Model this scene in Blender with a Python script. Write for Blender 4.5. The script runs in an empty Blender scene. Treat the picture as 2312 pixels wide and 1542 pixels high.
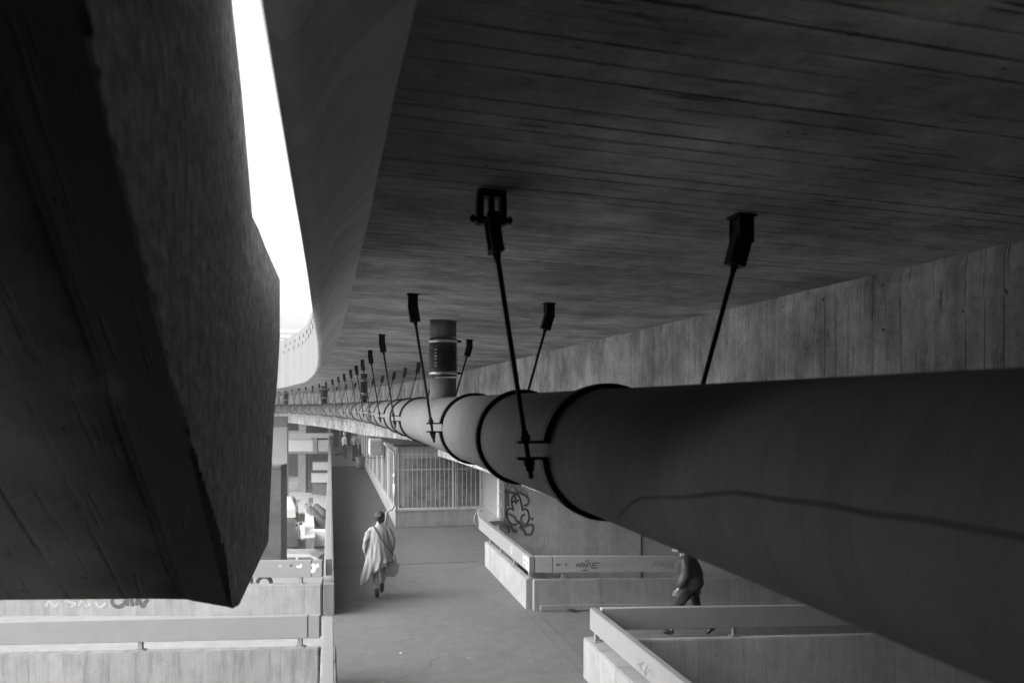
import bpy, bmesh, math, random
from mathutils import Vector, Matrix, noise
random.seed(7)
scene = bpy.context.scene
COL = scene.collection
rad = math.radians

# ------------------------------------------------------------------ camera
F = 1800.0                       # focal length in pixels of the 2312 px wide photograph
CX, HY = 1156.0, 903.0           # optical centre column, horizon row
YAW = math.atan(0.2282)
CS, SN = math.cos(YAW), math.sin(YAW)
cd = bpy.data.cameras.new('camera')
cam = bpy.data.objects.new('camera', cd); COL.objects.link(cam)
cam.location = (0, 0, 0)
cam.rotation_euler = (rad(90), 0, -YAW)
cd.sensor_width = 36.0
cd.lens = 36.0 * F / 2312.0
cd.shift_y = (HY - 771.0) / 2312.0
cd.clip_start = 0.02; cd.clip_end = 2000
cd.dof.use_dof = True; cd.dof.focus_distance = 14.0; cd.dof.aperture_fstop = 3.2
scene.camera = cam
scene.render.resolution_x = 1024; scene.render.resolution_y = 682

# ------------------------------------------------------------------ light
SUN_EL, SUN_AZ = 33.0, -94.0     # azimuth measured from +Y towards +X
w = bpy.data.worlds.new("World"); scene.world = w; w.use_nodes = True
nt = w.node_tree; nt.nodes.clear()
sky = nt.nodes.new('ShaderNodeTexSky'); sky.sky_type = 'NISHITA'; sky.sun_disc = False
sky.sun_elevation = rad(SUN_EL); sky.sun_rotation = rad(SUN_AZ)
sky.air_density = 1.6; sky.dust_density = 6.0; sky.ozone_density = 1.0
bw = nt.nodes.new('ShaderNodeRGBToBW')
bg = nt.nodes.new('ShaderNodeBackground'); bg.inputs['Strength'].default_value = 0.15
wo = nt.nodes.new('ShaderNodeOutputWorld')
nt.links.new(sky.outputs[0], bw.inputs[0]); nt.links.new(bw.outputs[0], bg.inputs[0]); nt.links.new(bg.outputs[0], wo.inputs[0])
sd = bpy.data.lights.new('sun', 'SUN'); sd.energy = 0.5; sd.angle = rad(60); sd.color = (1, 1, 1)
sun = bpy.data.objects.new('sun', sd); COL.objects.link(sun)
dv = Vector((math.sin(rad(SUN_AZ)) * math.cos(rad(SUN_EL)), math.cos(rad(SUN_AZ)) * math.cos(rad(SUN_EL)), math.sin(rad(SUN_EL))))
sun.rotation_euler = dv.to_track_quat('Z', 'Y').to_euler()
scene.view_settings.view_transform = 'Standard'; scene.view_settings.look = 'None'
scene.view_settings.exposure = 1.8; scene.view_settings.gamma = 1.0
scene.cycles.max_bounces = 10; scene.cycles.diffuse_bounces = 7

# ------------------------------------------------------------------ photograph <-> place
def at(px, py, d):
    x = (px - CX) / F * d; z = (HY - py) / F * d
    return Vector((CS * x + SN * d, -SN * x + CS * d, z))
def ray(px, py): return at(px, py, 1.0)
def onX(px, py, X): r = ray(px, py); return r * (X / r.x)
def onY(px, py, Y): r = ray(px, py); return r * (Y / r.y)
def onZ(px, py, Z): r = ray(px, py); return r * (Z / r.z)
FLOOR = -3.9; STREET = -7.7

# ------------------------------------------------------------------ materials
def mk(name):
    m = bpy.data.materials.new(name); m.use_nodes = True
    n = m.node_tree; b = n.nodes['Principled BSDF']
    return m, n, b
def N(n, t, **k):
    o = n.nodes.new(t)
    for a, v in k.items(): setattr(o, a, v)
    return o
def math_(n, op, a, b=None, c=None, clamp=False):
    o = n.nodes.new('ShaderNodeMath'); o.operation = op; o.use_clamp = clamp
    for i, v in enumerate((a, b, c)):
        if v is None: continue
        if isinstance(v, (int, float)): o.inputs[i].default_value = v
        else: n.links.new(v, o.inputs[i])
    return o.outputs[0]
def ramp(n, v, lo, hi, to0=0.0, to1=1.0):
    o = n.nodes.new('ShaderNodeMapRange'); o.inputs[1].default_value = lo; o.inputs[2].default_value = hi
    o.inputs[3].default_value = to0; o.inputs[4].default_value = to1; n.links.new(v, o.inputs[0]); return o.outputs[0]
def comb(n, x, y, z=0.0):
    o = n.nodes.new('ShaderNodeCombineXYZ')
    for i, v in enumerate((x, y, z)):
        if isinstance(v, (int, float)): o.inputs[i].default_value = v
        else: n.links.new(v, o.inputs[i])
    return o.outputs[0]
def noise_(n, vec, scale, detail=3.0, rough=0.55):
    o = n.nodes.new('ShaderNodeTexNoise'); o.inputs['Scale'].default_value = scale
    o.inputs['Detail'].default_value = detail; o.inputs['Roughness'].default_value = rough
    n.links.new(vec, o.inputs['Vector']); return o.outputs['Fac']
def grey(n, v, b):
    n.links.new(comb(n, v, v, v), b.inputs['Base Color'])

def concrete(name, base, board=0.0, seam=0.5, streak=0.4, blotch=0.18, pore=0.3, rough=0.9, bump=0.25, drip=0.0, seamw=0.07, holes=0.0, formw=0.0, edge_shade=0.0, patchy=False, mottle=0.0, lumps=0.0, bdist=0.02, longs=0.0, grainy=1.0, corner=0.0):
    """uv.x runs across the boards, uv.y along them, both in metres"""
    m, n, b = mk(name)
    uv = N(n, 'ShaderNodeUVMap').outputs[0]
    sp = N(n, 'ShaderNodeSeparateXYZ'); n.links.new(uv, sp.inputs[0]); x, y = sp.outputs[0], sp.outputs[1]
    val = math_(n, 'ADD', base * (1 - blotch), math_(n, 'MULTIPLY', noise_(n, uv, 0.55, 6, 0.62), base * blotch * 2))
    fine = noise_(n, uv, 30.0, 5, 0.6)
    val = math_(n, 'MULTIPLY', val, ramp(n, fine, 0.3, 0.7, 0.93, 1.07))
    med = noise_(n, uv, 4.0, 5, 0.6)
    val = math_(n, 'MULTIPLY', val, ramp(n, med, 0.3, 0.7, 0.88, 1.1))
    hgt = math_(n, 'MULTIPLY', fine, 0.25)
    if board > 0:
        wob = math_(n, 'MULTIPLY', noise_(n, comb(n, math_(n, 'MULTIPLY', x, 2.0), math_(n, 'MULTIPLY', y, 0.6)), 1.0, 3), 0.02)
        xb = math_(n, 'DIVIDE', math_(n, 'ADD', x, wob), board)
        idx = math_(n, 'FLOOR', xb)
        wn = N(n, 'ShaderNodeTexWhiteNoise', noise_dimensions='1D'); n.links.new(idx, wn.inputs['W'])
        val = math_(n, 'MULTIPLY', val, ramp(n, wn.outputs['Value'], 0, 1, 1 - 0.10 * min(1, grainy + .1), 1 + 0.07 * grainy))
        fr = math_(n, 'FRACT', xb)
        edge = math_(n, 'ABSOLUTE', math_(n, 'SUBTRACT', fr, 0.5))
        line = ramp(n, edge, 0.5 - seamw, 0.5)
        gate = ramp(n, noise_(n, comb(n, math_(n, 'MULTIPLY', idx, 3.7), math_(n, 'MULTIPLY', y, 0.8)), 1.0, 4, 0.75), 0.44, 0.58)
        line = math_(n, 'MULTIPLY', line, gate)
        val = math_(n, 'MULTIPLY', val, math_(n, 'SUBTRACT', 1.0, math_(n, 'MULTIPLY', line, seam)))
        if longs > 0:
            w2 = N(n, 'ShaderNodeTexWhiteNoise', noise_dimensions='1D'); n.links.new(math_(n, 'ADD', math_(n, 'FLOOR', math_(n, 'ADD', xb, 0.5)), 31.7), w2.inputs['W'])
            pick = ramp(n, w2.outputs['Value'], 0.76, 0.80)
            g2 = ramp(n, noise_(n, comb(n, x, math_(n, 'MULTIPLY', y, 1.4)), 1.0, 6, 0.8), 0.42, 0.56, 0.0, 1.0)
            ln2 = math_(n, 'MULTIPLY', math_(n, 'MULTIPLY', ramp(n, edge, 0.5 - seamw * 0.8, 0.5 - seamw * 0.25), pick), g2)
            val = math_(n, 'MULTIPLY', val, math_(n, 'SUBTRACT', 1.0, math_(n, 'MULTIPLY', ln2, longs)))
            line = math_(n, 'MAXIMUM', line, ln2)
        grain = noise_(n, comb(n, math_(n, 'MULTIPLY', x, 55.0), math_(n, 'MULTIPLY', y, 1.6)), 1.0, 4, 0.65)
        val = math_(n, 'MULTIPLY', val, ramp(n, grain, 0.3, 0.7, 1 - 0.1 * grainy, 1 + 0.08 * grainy))
        st = ramp(n, noise_(n, comb(n, math_(n, 'MULTIPLY', x, 26.0), math_(n, 'MULTIPLY', y, 2.2)), 1.0, 3, 0.6), 0.60, 0.68)
        val = math_(n, 'MULTIPLY', val, math_(n, 'SUBTRACT', 1.0, math_(n, 'MULTIPLY', st, streak)))
        hgt = math_(n, 'ADD', hgt, math_(n, 'MULTIPLY', wn.outputs['Value'], 0.5 * grainy))
        hgt = math_(n, 'SUBTRACT', hgt, math_(n, 'ADD', math_(n, 'MULTIPLY', line, 0.6), math_(n, 'MULTIPLY', st, 0.5)))
    if pore > 0:
        po = ramp(n, noise_(n, uv, 17.0, 2, 0.5), 0.70, 0.76)
        val = math_(n, 'MULTIPLY', val, math_(n, 'SUBTRACT', 1.0, math_(n, 'MULTIPLY', po, pore)))
        hgt = math_(n, 'SUBTRACT', hgt, math_(n, 'MULTIPLY', po, 0.5))
    if holes > 0:
        vo = N(n, 'ShaderNodeTexVoronoi'); vo.inputs['Scale'].default_value = 1.9; vo.inputs['Randomness'].default_value = 0.55
        n.links.new(uv, vo.inputs['Vector'])
        ho = ramp(n, vo.outputs['Distance'], 0.06, 0.03)
        val = math_(n, 'MULTIPLY', val, math_(n, 'SUBTRACT', 1.0, math_(n, 'MULTIPLY', ho, holes)))
    if drip > 0:
        dn = noise_(n, comb(n, math_(n, 'MULTIPLY', x, 7.0), math_(n, 'MULTIPLY', y, 0.7)), 1.0, 4, 0.6)
        val = math_(n, 'MULTIPLY', val, math_(n, 'SUBTRACT', 1.0, math_(n, 'MULTIPLY', ramp(n, dn, 0.48, 0.72), drip)))
    if formw > 0:
        e2 = math_(n, 'ABSOLUTE', math_(n, 'SUBTRACT', math_(n, 'FRACT', math_(n, 'DIVIDE', x, formw)), 0.5))
        l2 = ramp(n, e2, 0.5 - 0.008 / formw, 0.5 - 0.003 / formw)
        val = math_(n, 'MULTIPLY', val, math_(n, 'SUBTRACT', 1.0, math_(n, 'MULTIPLY', l2, 0.45)))
    if mottle > 0:
        mo = noise_(n, comb(n, math_(n, 'MULTIPLY', x, 1.3), math_(n, 'MULTIPLY', y, .8)), 1.0, 9, 0.72)
        val = math_(n, 'MULTIPLY', val, ramp(n, mo, 0.40, 0.62, 1.0 - mottle, 1.12))
        m3 = noise_(n, uv, 1.7, 10, 0.74); val = math_(n, 'MULTIPLY', val, ramp(n, m3, 0.38, 0.64, 1.0 - mottle * .8, 1.12))
        m4 = ramp(n, noise_(n, uv, 0.42, 5, 0.6), 0.52, 0.66); val = math_(n, 'MULTIPLY', val, math_(n, 'SUBTRACT', 1.0, math_(n, 'MULTIPLY', m4, mottle * .8)))
        m5 = ramp(n, noise_(n, uv, 11.0, 6, 0.75), 0.60, 0.70); val = math_(n, 'MULTIPLY', val, math_(n, 'SUBTRACT', 1.0, math_(n, 'MULTIPLY', m5, mottle)))
        sp2 = ramp(n, noise_(n, comb(n, math_(n, 'MULTIPLY', x, 9.0), math_(n, 'MULTIPLY', y, 3.0)), 1.0, 5, 0.7), 0.60, 0.72)
        val = math_(n, 'MULTIPLY', val, math_(n, 'SUBTRACT', 1.0, math_(n, 'MULTIPLY', sp2, mottle * 1.2)))
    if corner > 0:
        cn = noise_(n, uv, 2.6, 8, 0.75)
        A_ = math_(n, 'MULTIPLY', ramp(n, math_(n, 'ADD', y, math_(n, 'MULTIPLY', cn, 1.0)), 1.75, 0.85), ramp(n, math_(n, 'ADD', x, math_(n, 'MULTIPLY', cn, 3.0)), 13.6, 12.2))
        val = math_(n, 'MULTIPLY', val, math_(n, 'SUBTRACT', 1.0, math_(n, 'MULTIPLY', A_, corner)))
    if lumps > 0:
        lu = noise_(n, uv, 15.0, 7, 0.75); l2_ = noise_(n, comb(n, math_(n, 'MULTIPLY', x, 24.0), math_(n, 'MULTIPLY', y, 7.0)), 1.0, 4, 0.7)
        val = math_(n, 'MULTIPLY', val, ramp(n, lu, 0.35, 0.65, 1 - lumps * .8, 1 + lumps * 1.3)); val = math_(n, 'MULTIPLY', val, ramp(n, l2_, 0.35, 0.62, 1 - lumps * .7, 1.15))
        hgt = math_(n, 'ADD', hgt, math_(n, 'ADD', math_(n, 'MULTIPLY', lu, 1.4), math_(n, 'MULTIPLY', l2_, 1.0)))
    if patchy:
        cr = N(n, 'ShaderNodeTexVoronoi', feature='DISTANCE_TO_EDGE'); cr.inputs['Scale'].default_value = .28
        wv = N(n, 'ShaderNodeVectorMath', operation='ADD'); n.links.new(uv, wv.inputs[0])
        nv = N(n, 'ShaderNodeTexNoise'); nv.inputs['Scale'].default_value = 1.1; nv.inputs['Detail'].default_value = 6; n.links.new(uv, nv.inputs['Vector']); n.links.new(nv.outputs['Color'], wv.inputs[1])
        n.links.new(wv.outputs[0], cr.inputs['Vector'])
        ck = math_(n, 'MULTIPLY', ramp(n, cr.outputs['Distance'], .0045, .001), ramp(n, noise_(n, uv, .5, 3), .5, .6))
        val = math_(n, 'MULTIPLY', val, math_(n, 'SUBTRACT', 1.0, math_(n, 'MULTIPLY', ck, .45)))
        sk = ramp(n, noise_(n, uv, 5.0, 2, .5), .72, .76); val = math_(n, 'MULTIPLY', val, math_(n, 'SUBTRACT', 1.0, math_(n, 'MULTIPLY', sk, .25)))
        gum = ramp(n, noise_(n, uv, 9.0, 1, .4), .76, .78); val = math_(n, 'ADD', val, math_(n, 'MULTIPLY', gum, .10))
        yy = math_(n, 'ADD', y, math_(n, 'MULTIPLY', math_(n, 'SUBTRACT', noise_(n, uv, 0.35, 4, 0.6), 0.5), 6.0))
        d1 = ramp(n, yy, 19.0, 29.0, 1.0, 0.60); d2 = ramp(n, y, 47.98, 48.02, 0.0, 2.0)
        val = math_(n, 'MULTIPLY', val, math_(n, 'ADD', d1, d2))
    if edge_shade > 0:
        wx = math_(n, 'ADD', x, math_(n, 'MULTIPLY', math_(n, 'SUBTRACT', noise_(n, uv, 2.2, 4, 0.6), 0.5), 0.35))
        val = math_(n, 'MULTIPLY', val, ramp(n, wx, 0.17, 0.68, 1 - edge_shade, 1.0))  # shadow along the stair edge painted into the colour, fading inwards
    grey(n, val, b)
    b.inputs['Roughness'].default_value = rough; b.inputs['Specular IOR Level'].default_value = 0.25
    bp = N(n, 'ShaderNodeBump'); bp.inputs['Strength'].default_value = bump; bp.inputs['Distance'].default_value = bdist
    n.links.new(hgt, bp.inputs['Height']); n.links.new(bp.outputs[0], b.inputs['Normal'])
    return m
def plain(name, v, rough=0.7, metal=0.0, var=0.12, scale=6.0, spec=0.4, bump=0.0):
    m, n, b = mk(name)
    co = N(n, 'ShaderNodeTexCoord').outputs['Object']
    nz = noise_(n, co, scale, 4, 0.6)
    grey(n, ramp(n, nz, 0.3, 0.7, v * (1 - var), v * (1 + var)), b)
    b.inputs['Roughness'].default_value = rough; b.inputs['Metallic'].default_value = metal
    b.inputs['Specular IOR Level'].default_value = spec
    if bump:
        bp = N(n, 'ShaderNodeBump'); bp.inputs['Strength'].default_value = bump; bp.inputs['Distance'].default_value = 0.01
        n.links.new(nz, bp.inputs['Height']); n.links.new(bp.outputs[0], b.inputs['Normal'])
    return m
M = {}
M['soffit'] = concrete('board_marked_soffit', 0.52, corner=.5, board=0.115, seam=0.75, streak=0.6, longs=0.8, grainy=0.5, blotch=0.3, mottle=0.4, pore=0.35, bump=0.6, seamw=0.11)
M['lip'] = concrete('edge_beam_concrete', 0.60, board=0.42, seam=0.55, streak=0.12, blotch=0.25, pore=0.2, seamw=0.025, bump=0.3)
M['fascia'] = concrete('weathered_fascia', 0.17, board=0.6, seam=0.15, streak=0.05, blotch=0.12, drip=0.12, bump=0.15)
M['beam'] = concrete('board_marked_beam', 0.76, board=0.13, seam=0.45, streak=0.4, longs=0.45, grainy=0.1, blotch=0.3, mottle=0.42, pore=0.8, bump=0.6, drip=0.25)
M['stair_side'] = concrete('rough_stair_side', 0.62, board=0.0, blotch=0.3, pore=0.6, bump=1.0, lumps=0.45, bdist=0.05)
M['stair_under'] = concrete('board_marked_stair_underside', 0.56, longs=0.85, edge_shade=0.93, grainy=.4, board=0.20, seam=0.8, streak=0.08, blotch=0.4, pore=0.4, seamw=0.06, bump=0.4)
M['parapet'] = concrete('parapet_concrete', 0.29, board=0.30, seam=0.30, streak=0.16, blotch=0.22, pore=0.35, drip=0.18, seamw=0.03, bump=0.2)
M['stained'] = concrete('stained_parapet_concrete', 0.26, board=0.5, seam=0.15, streak=0.12, blotch=0.22, pore=0.25, drip=0.38, seamw=0.03, bump=0.2)
M['ramp_wall'] = concrete('tall_ramp_concrete', 0.52, board=0.36, seam=0.5, streak=0.16, blotch=0.2, pore=0.3, drip=0.14, seamw=0.025, holes=0.55, bump=0.25)
M['wall'] = concrete('wall_concrete', 0.41, board=0.40, seam=0.35, streak=0.08, blotch=0.15, pore=0.25, drip=0.10, seamw=0.02, holes=0.4, bump=0.25)
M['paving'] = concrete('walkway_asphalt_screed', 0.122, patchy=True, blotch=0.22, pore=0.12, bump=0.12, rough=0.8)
M['street'] = concrete('street_paving', 0.42, blotch=0.3, pore=0.1, bump=0.1, formw=2.6)
M['rail'] = plain('rail_paint', 0.225, 0.6, var=0.05, scale=3.0, bump=0.02)
M['rail_dull'] = plain('rail_paint_dull', 0.38, 0.6, var=0.06, scale=3.0, bump=0.02)
M['post'] = plain('post_paint', 0.24, 0.55, var=0.05)
M['iron'] = plain('black_iron', 0.012, 0.65, var=0.3, scale=30, spec=0.3)
M['iron_grey'] = plain('grey_iron', 0.05, 0.6, var=0.3, scale=30, spec=0.3)  # also far hangers and joint rings, with distance haze put into the colour
M['steel'] = plain('bright_steel', 0.55, 0.35, metal=0.9, var=0.1, scale=20)
M['rubber'] = plain('black_rubber', 0.04, 0.5, var=0.2)
M['dark'] = plain('dark_opening', 0.03, 0.8)
M['joint'] = plain('bitumen_joint', 0.07, 0.9)
M['paint_mark'] = plain('black_spray', 0.02, 0.8, var=0.3, scale=20)
M['grey_mark'] = plain('faded_spray', 0.09, 0.9, var=0.25, scale=20)
M['pale_mark'] = plain('pale_spray', 0.36, 0.9, var=0.2, scale=15)
M['pen_mark'] = plain('marker_pen', 0.06, 0.8, var=0.3, scale=20)
M['glass'] = plain('dusty_glass', 0.10, 0.25, var=0.35, scale=1.5, spec=0.6)
M['bar'] = plain('bar_paint', 0.42, 0.5, var=0.06)
M['kiosk'] = plain('kiosk_panel', 0.30, 0.7, var=0.10, scale=2.0)
M['white'] = plain('white_board', 0.62, 0.6, var=0.05)
M['pale'] = plain('pale_cladding', 0.48, 0.7, var=0.08, scale=1.0)
M['tarp'] = plain('dark_tarpaulin', 0.06, 0.6, var=0.4, scale=3.0)
M['skin'] = plain('skin', 0.30, 0.55, var=0.05)
M['hair'] = plain('dark_hair', 0.018, 0.6, var=0.5, scale=40, bump=0.5)
M['hair_grey'] = plain('grey_hair', 0.16, 0.7, var=0.2, scale=40, bump=0.5)
M['coat'] = plain('pale_cotton', 0.23, 0.9, var=0.06, scale=9, bump=0.2)
M['cotton'] = plain('white_cotton', 0.5, 0.9, var=0.05, scale=9)
M['trouser_pale'] = plain('pale_trousers', 0.34, 0.9, var=0.12, scale=14, bump=0.2)
M['trouser_dark'] = plain('dark_trousers', 0.012, 0.9, var=0.3, scale=14, bump=0.2)
M['boot'] = plain('black_leather', 0.022, 0.45, var=0.3, scale=30)
M['jacket'] = plain('dark_leather_jacket', 0.050, 0.5, var=0.35, scale=10, bump=0.3)
M['grey_cloth'] = plain('grey_cloth', 0.19, 0.9, var=0.15, scale=12, bump=0.2)
M['shirt'] = plain('light_shirt', 0.30, 0.9, var=0.15, scale=12, bump=0.2)
M['bin'] = plain('galvanised_bin', 0.17, 0.6, var=0.25, scale=5)
M['car_white'] = plain('car_white', 0.62, 0.25, var=0.02, spec=0.6)
M['car_silver'] = plain('car_silver', 0.36, 0.28, metal=0.3, var=0.02, spec=0.6)
M['car_dark'] = plain('car_dark', 0.06, 0.25, var=0.05, spec=0.7)
M['tyre'] = plain('tyre', 0.02, 0.8)
M['roofing'] = plain('roofing', 0.12, 0.9)

def pipe_mat():
    m, n, b = mk('painted_pipe')
    co = N(n, 'ShaderNodeTexCoord').outputs['Object']
    a = noise_(n, co, 1.3, 6, 0.6); f = noise_(n, co, 60, 3, 0.6)
    v = ramp(n, a, 0.3, 0.7, 0.14, 0.17)
    v = math_(n, 'MULTIPLY', v, ramp(n, f, 0.3, 0.7, 0.94, 1.06))
    sp = N(n, 'ShaderNodeSeparateXYZ'); n.links.new(co, sp.inputs[0])
    dr = noise_(n, comb(n, math_(n, 'MULTIPLY', sp.outputs[0], 4.0), math_(n, 'MULTIPLY', sp.outputs[1], 9.0), math_(n, 'MULTIPLY', sp.outputs[2], 1.2)), 1.0, 6, 0.7)
    v = math_(n, 'MULTIPLY', v, ramp(n, dr, 0.42, 0.70, 1.05, 0.80))
    st = ramp(n, noise_(n, co, 6.0, 5, 0.75), 0.64, 0.74); v = math_(n, 'MULTIPLY', v, math_(n, 'SUBTRACT', 1.0, math_(n, 'MULTIPLY', st, 0.25)))
    grey(n, v, b); b.inputs['Roughness'].default_value = 0.75; b.inputs['Specular IOR Level'].default_value = 0.15
    return m
M['blocker_dark'] = concrete('dark_blocker_concrete', 0.09, blotch=0.3, drip=0.3)  # dark tone for the added light-blocking walls, cuts bounced light
M['pipe'] = pipe_mat()
M['pipe_dirt'] = plain('pipe_stain', 0.065, 0.8, var=0.15)

# ------------------------------------------------------------------ object helpers
def tag(o, label, cat, group=None, kind=None):
    if label: o['label'] = label
    if cat: o['category'] = cat
    if group: o['group'] = group
    if kind: o['kind'] = kind
    return o
def thing(name, label, cat, loc=(0, 0, 0), rz=0.0, group=None):
    o = bpy.data.objects.new(name, None); COL.objects.link(o); o.empty_display_size = 0.2
    o.location = loc; o.rotation_euler = (0, 0, rz)
    return tag(o, label, cat, group)
def auto_uv(me):
    """metres: x across (horizontal tangent), y up the face (z) or along"""
    if not me.uv_layers: me.uv_layers.new(name='UVMap')
    uvl = me.uv_layers.active.data
    for p in me.polygons:
        nrm = p.normal
        if abs(nrm.z) > 0.75: t1, t2 = Vector((1, 0, 0)), Vector((0, 1, 0))
        else:
            t1 = Vector((-nrm.y, nrm.x, 0)); t1 = t1.normalized() if t1.length > 1e-6 else Vector((1, 0, 0))
            t2 = Vector((0, 0, 1))
        for li in p.loop_indices:
            co = me.vertices[me.loops[li].vertex_index].co
            uvl[li].uv = (co.dot(t1), co.dot(t2))
def link(name, me, mat, parent=None, smooth=False, uv=True):
    if mat is not None and not me.materials: me.materials.append(mat)
    if uv and not me.uv_layers: auto_uv(me)
    o = bpy.data.objects.new(name, me); COL.objects.link(o)
    if parent is not None: o.parent = parent
    if smooth:
        for p in me.polygons: p.use_smooth = True
    return o
def mesh_of(bm, name, recalc=True):
    if recalc: bmesh.ops.recalc_face_normals(bm, faces=bm.faces)
    me = bpy.data.meshes.new(name); bm.to_mesh(me); bm.free(); return me
def obj(name, bm, mat, parent=None, smooth=False):
    return link(name, mesh_of(bm, name), mat, parent, smooth)
def box(bm, x0, x1, y0, y1, z0, z1, mtx=None, bevel=0.0):
    b2 = bmesh.new()
    vs = [b2.verts.new((x, y, z)) for x in (x0, x1) for y in (y0, y1) for z in (z0, z1)]
    for f in ((0, 1, 3, 2), (4, 6, 7, 5), (0, 4, 5, 1), (2, 3, 7, 6), (0, 2, 6, 4), (1, 5, 7, 3)):
        b2.faces.new([vs[i] for i in f])
    bmesh.ops.recalc_face_normals(b2, faces=b2.faces)
    if bevel > 0: bmesh.ops.bevel(b2, geom=b2.edges[:], offset=bevel, segments=2, affect='EDGES')
    if mtx is not None: bmesh.ops.transform(b2, matrix=mtx, verts=b2.verts)
    merge(bm, b2)
def merge(bm, b2):
    me = bpy.data.meshes.new('tmp'); b2.to_mesh(me); b2.free(); bm.from_mesh(me); bpy.data.meshes.remove(me)
def tube(bm, p0, p1, r0, r1=None, seg=12, cap=True):
    r1 = r0 if r1 is None else r1
    p0, p1 = Vector(p0), Vector(p1); d = p1 - p0
    q = d.to_track_quat('Z', 'Y')
    a, b = [], []
    for i in range(seg):
        t = 2 * math.pi * i / seg; c, s = math.cos(t), math.sin(t)
        a.append(bm.verts.new(p0 + q @ Vector((c * r0, s * r0, 0)))); b.append(bm.verts.new(p1 + q @ Vector((c * r1, s * r1, 0))))
    for i in range(seg):
        j = (i + 1) % seg; bm.faces.new((a[i], a[j], b[j], b[i]))
    if cap: bm.faces.new(a[::-1]); bm.faces.new(b)
def polytube(bm, pts, r, seg=8):
    pts = [Vector(p) for p in pts]; rings = []
    for i, p in enumerate(pts):
        d = (pts[min(i + 1, len(pts) - 1)] - pts[max(i - 1, 0)]).normalized()
        q = d.to_track_quat('Z', 'Y'); rr = r[i] if isinstance(r, (list, tuple)) else r
        rings.append([bm.verts.new(p + q @ Vector((math.cos(2 * math.pi * k / seg) * rr, math.sin(2 * math.pi * k / seg) * rr, 0))) for k in range(seg)])
    for a, b in zip(rings, rings[1:]):
        # match nearest start to avoid twists
        off = min(range(seg), key=lambda o: sum((a[k].co - b[(k + o) % seg].co).length for k in range(seg)))
        b[:] = b[off:] + b[:off]
        for k in range(seg):
            j = (k + 1) % seg; bm.faces.new((a[k], a[j], b[j], b[k]))
    bm.faces.new(rings[0][::-1]); bm.faces.new(rings[-1])
def quadm(p, u, v, w_, pos):   # box from a corner with three edge vectors
    pass
def prism(bm, pts, off):
    """closed outline of 3D points, extruded by vector off"""
    off = Vector(off)
    a = [bm.verts.new(p) for p in pts]; b = [bm.verts.new(Vector(p) + off) for p in pts]
    bm.faces.new(a); bm.faces.new(b[::-1])
    for i in range(len(a)):
        j = (i + 1) % len(a); bm.faces.new((a[i], b[i], b[j], a[j]))

# ------------------------------------------------------------------ the curved alignment
RC, S0, XR = 205.0, 15.5, 1.237
def curve(s, X, z=0.0):
    if s <= S0: return Vector((X, s, z))
    ph = (s - S0) / RC; r = RC + X - XR
    return Vector((XR - RC + r * math.cos(ph), S0 + r * math.sin(ph), z))
def head(s): return 0.0 if s <= S0 else (s - S0) / RC
# left edge of the deck: outer lip bottom (X, Y, z) read off the photograph's silhouette
LIP = [(-.10, -7, .62), (-.10, 0, .6), (-.103, 2, .6), (-.105, 4, .6)]
for px, py, d in ((711, 740, 6.6), (717, 790, 9.3), (716, 826, 13.0), (708, 846, 17.0), (690, 862, 22.0), (660, 870, 26.5), (625, 877, 30.5)):
    p = at(px, py, d); LIP.append((p.x, p.y, p.z))
LIP += [(-4.6, 42, .36), (-8.3, 55, .32), (-14.0, 70, .28), (-24.0, 90, .22)]
def lerp_tab(tab, y):
    for a, b in zip(tab, tab[1:]):
        if y <= b[1]:
            t = (y - a[1]) / (b[1] - a[1]); return [a[i] + (b[i] - a[i]) * t for i in range(3)]
    return list(tab[-1])
def catmull(tab, n):
    out = []
    P = [Vector(t) for t in tab]; P = [P[0] * 2 - P[1]] + P + [P[-1] * 2 - P[-2]]
    for i in range(1, len(P) - 2):
        k = max(2, int((P[i + 1] - P[i]).length / n))
        for j in range(k):
            t = j / k; a, b, c, d = P[i - 1], P[i], P[i + 1], P[i + 2]
            out.append(0.5 * ((2 * b) + (c - a) * t + (2 * a - 5 * b + 4 * c - d) * t * t + (3 * b - a - 3 * c + d) * t ** 3))
    out.append(P[-2]); return out
LIPC = catmull([(a, b, c) for a, b, c in LIP], 0.5)
def soffit_z(X, s):   # height of the soffit, falling to the right and slightly away from the camera
    return 0.955 - 0.0032 * s - 0.038 * (X - 0.2)

# ------------------------------------------------------------------ the setting: ground
def sheet(name, pts, mat, parent=None):
    bm = bmesh.new(); bm.faces.new([bm.verts.new(p) for p in pts]); bm.normal_update()
    if bm.faces[:][0].normal.z < 0: bmesh.ops.reverse_faces(bm, faces=bm.faces[:])
    me = bpy.data.meshes.new(name); bm.to_mesh(me); bm.free(); return link(name, me, mat, parent)
g = sheet('street_ground', [(-600, -400, STREET), (600, -400, STREET), (600, 800, STREET), (-600, 800, STREET)], M['street'])
g['kind'] = 'structure'
bm = bmesh.new()
XR1 = 3.6                                  # right edge of the walkway at the crossing
pts = [(-0.05, -8, FLOOR), (3.72, -8, FLOOR), (3.72, 10.68, FLOOR), (3.72, 18.62, FLOOR), (4.66, 18.62, FLOOR), (4.66, 24.55, FLOOR), (2.0, 24.55, FLOOR), (2.0, 72, FLOOR), (-0.05, 72, FLOOR)]
prism(bm, pts, (0, 0, -0.55))
o = obj('walkway', bm, M['paving']); o['kind'] = 'structure'
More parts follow.
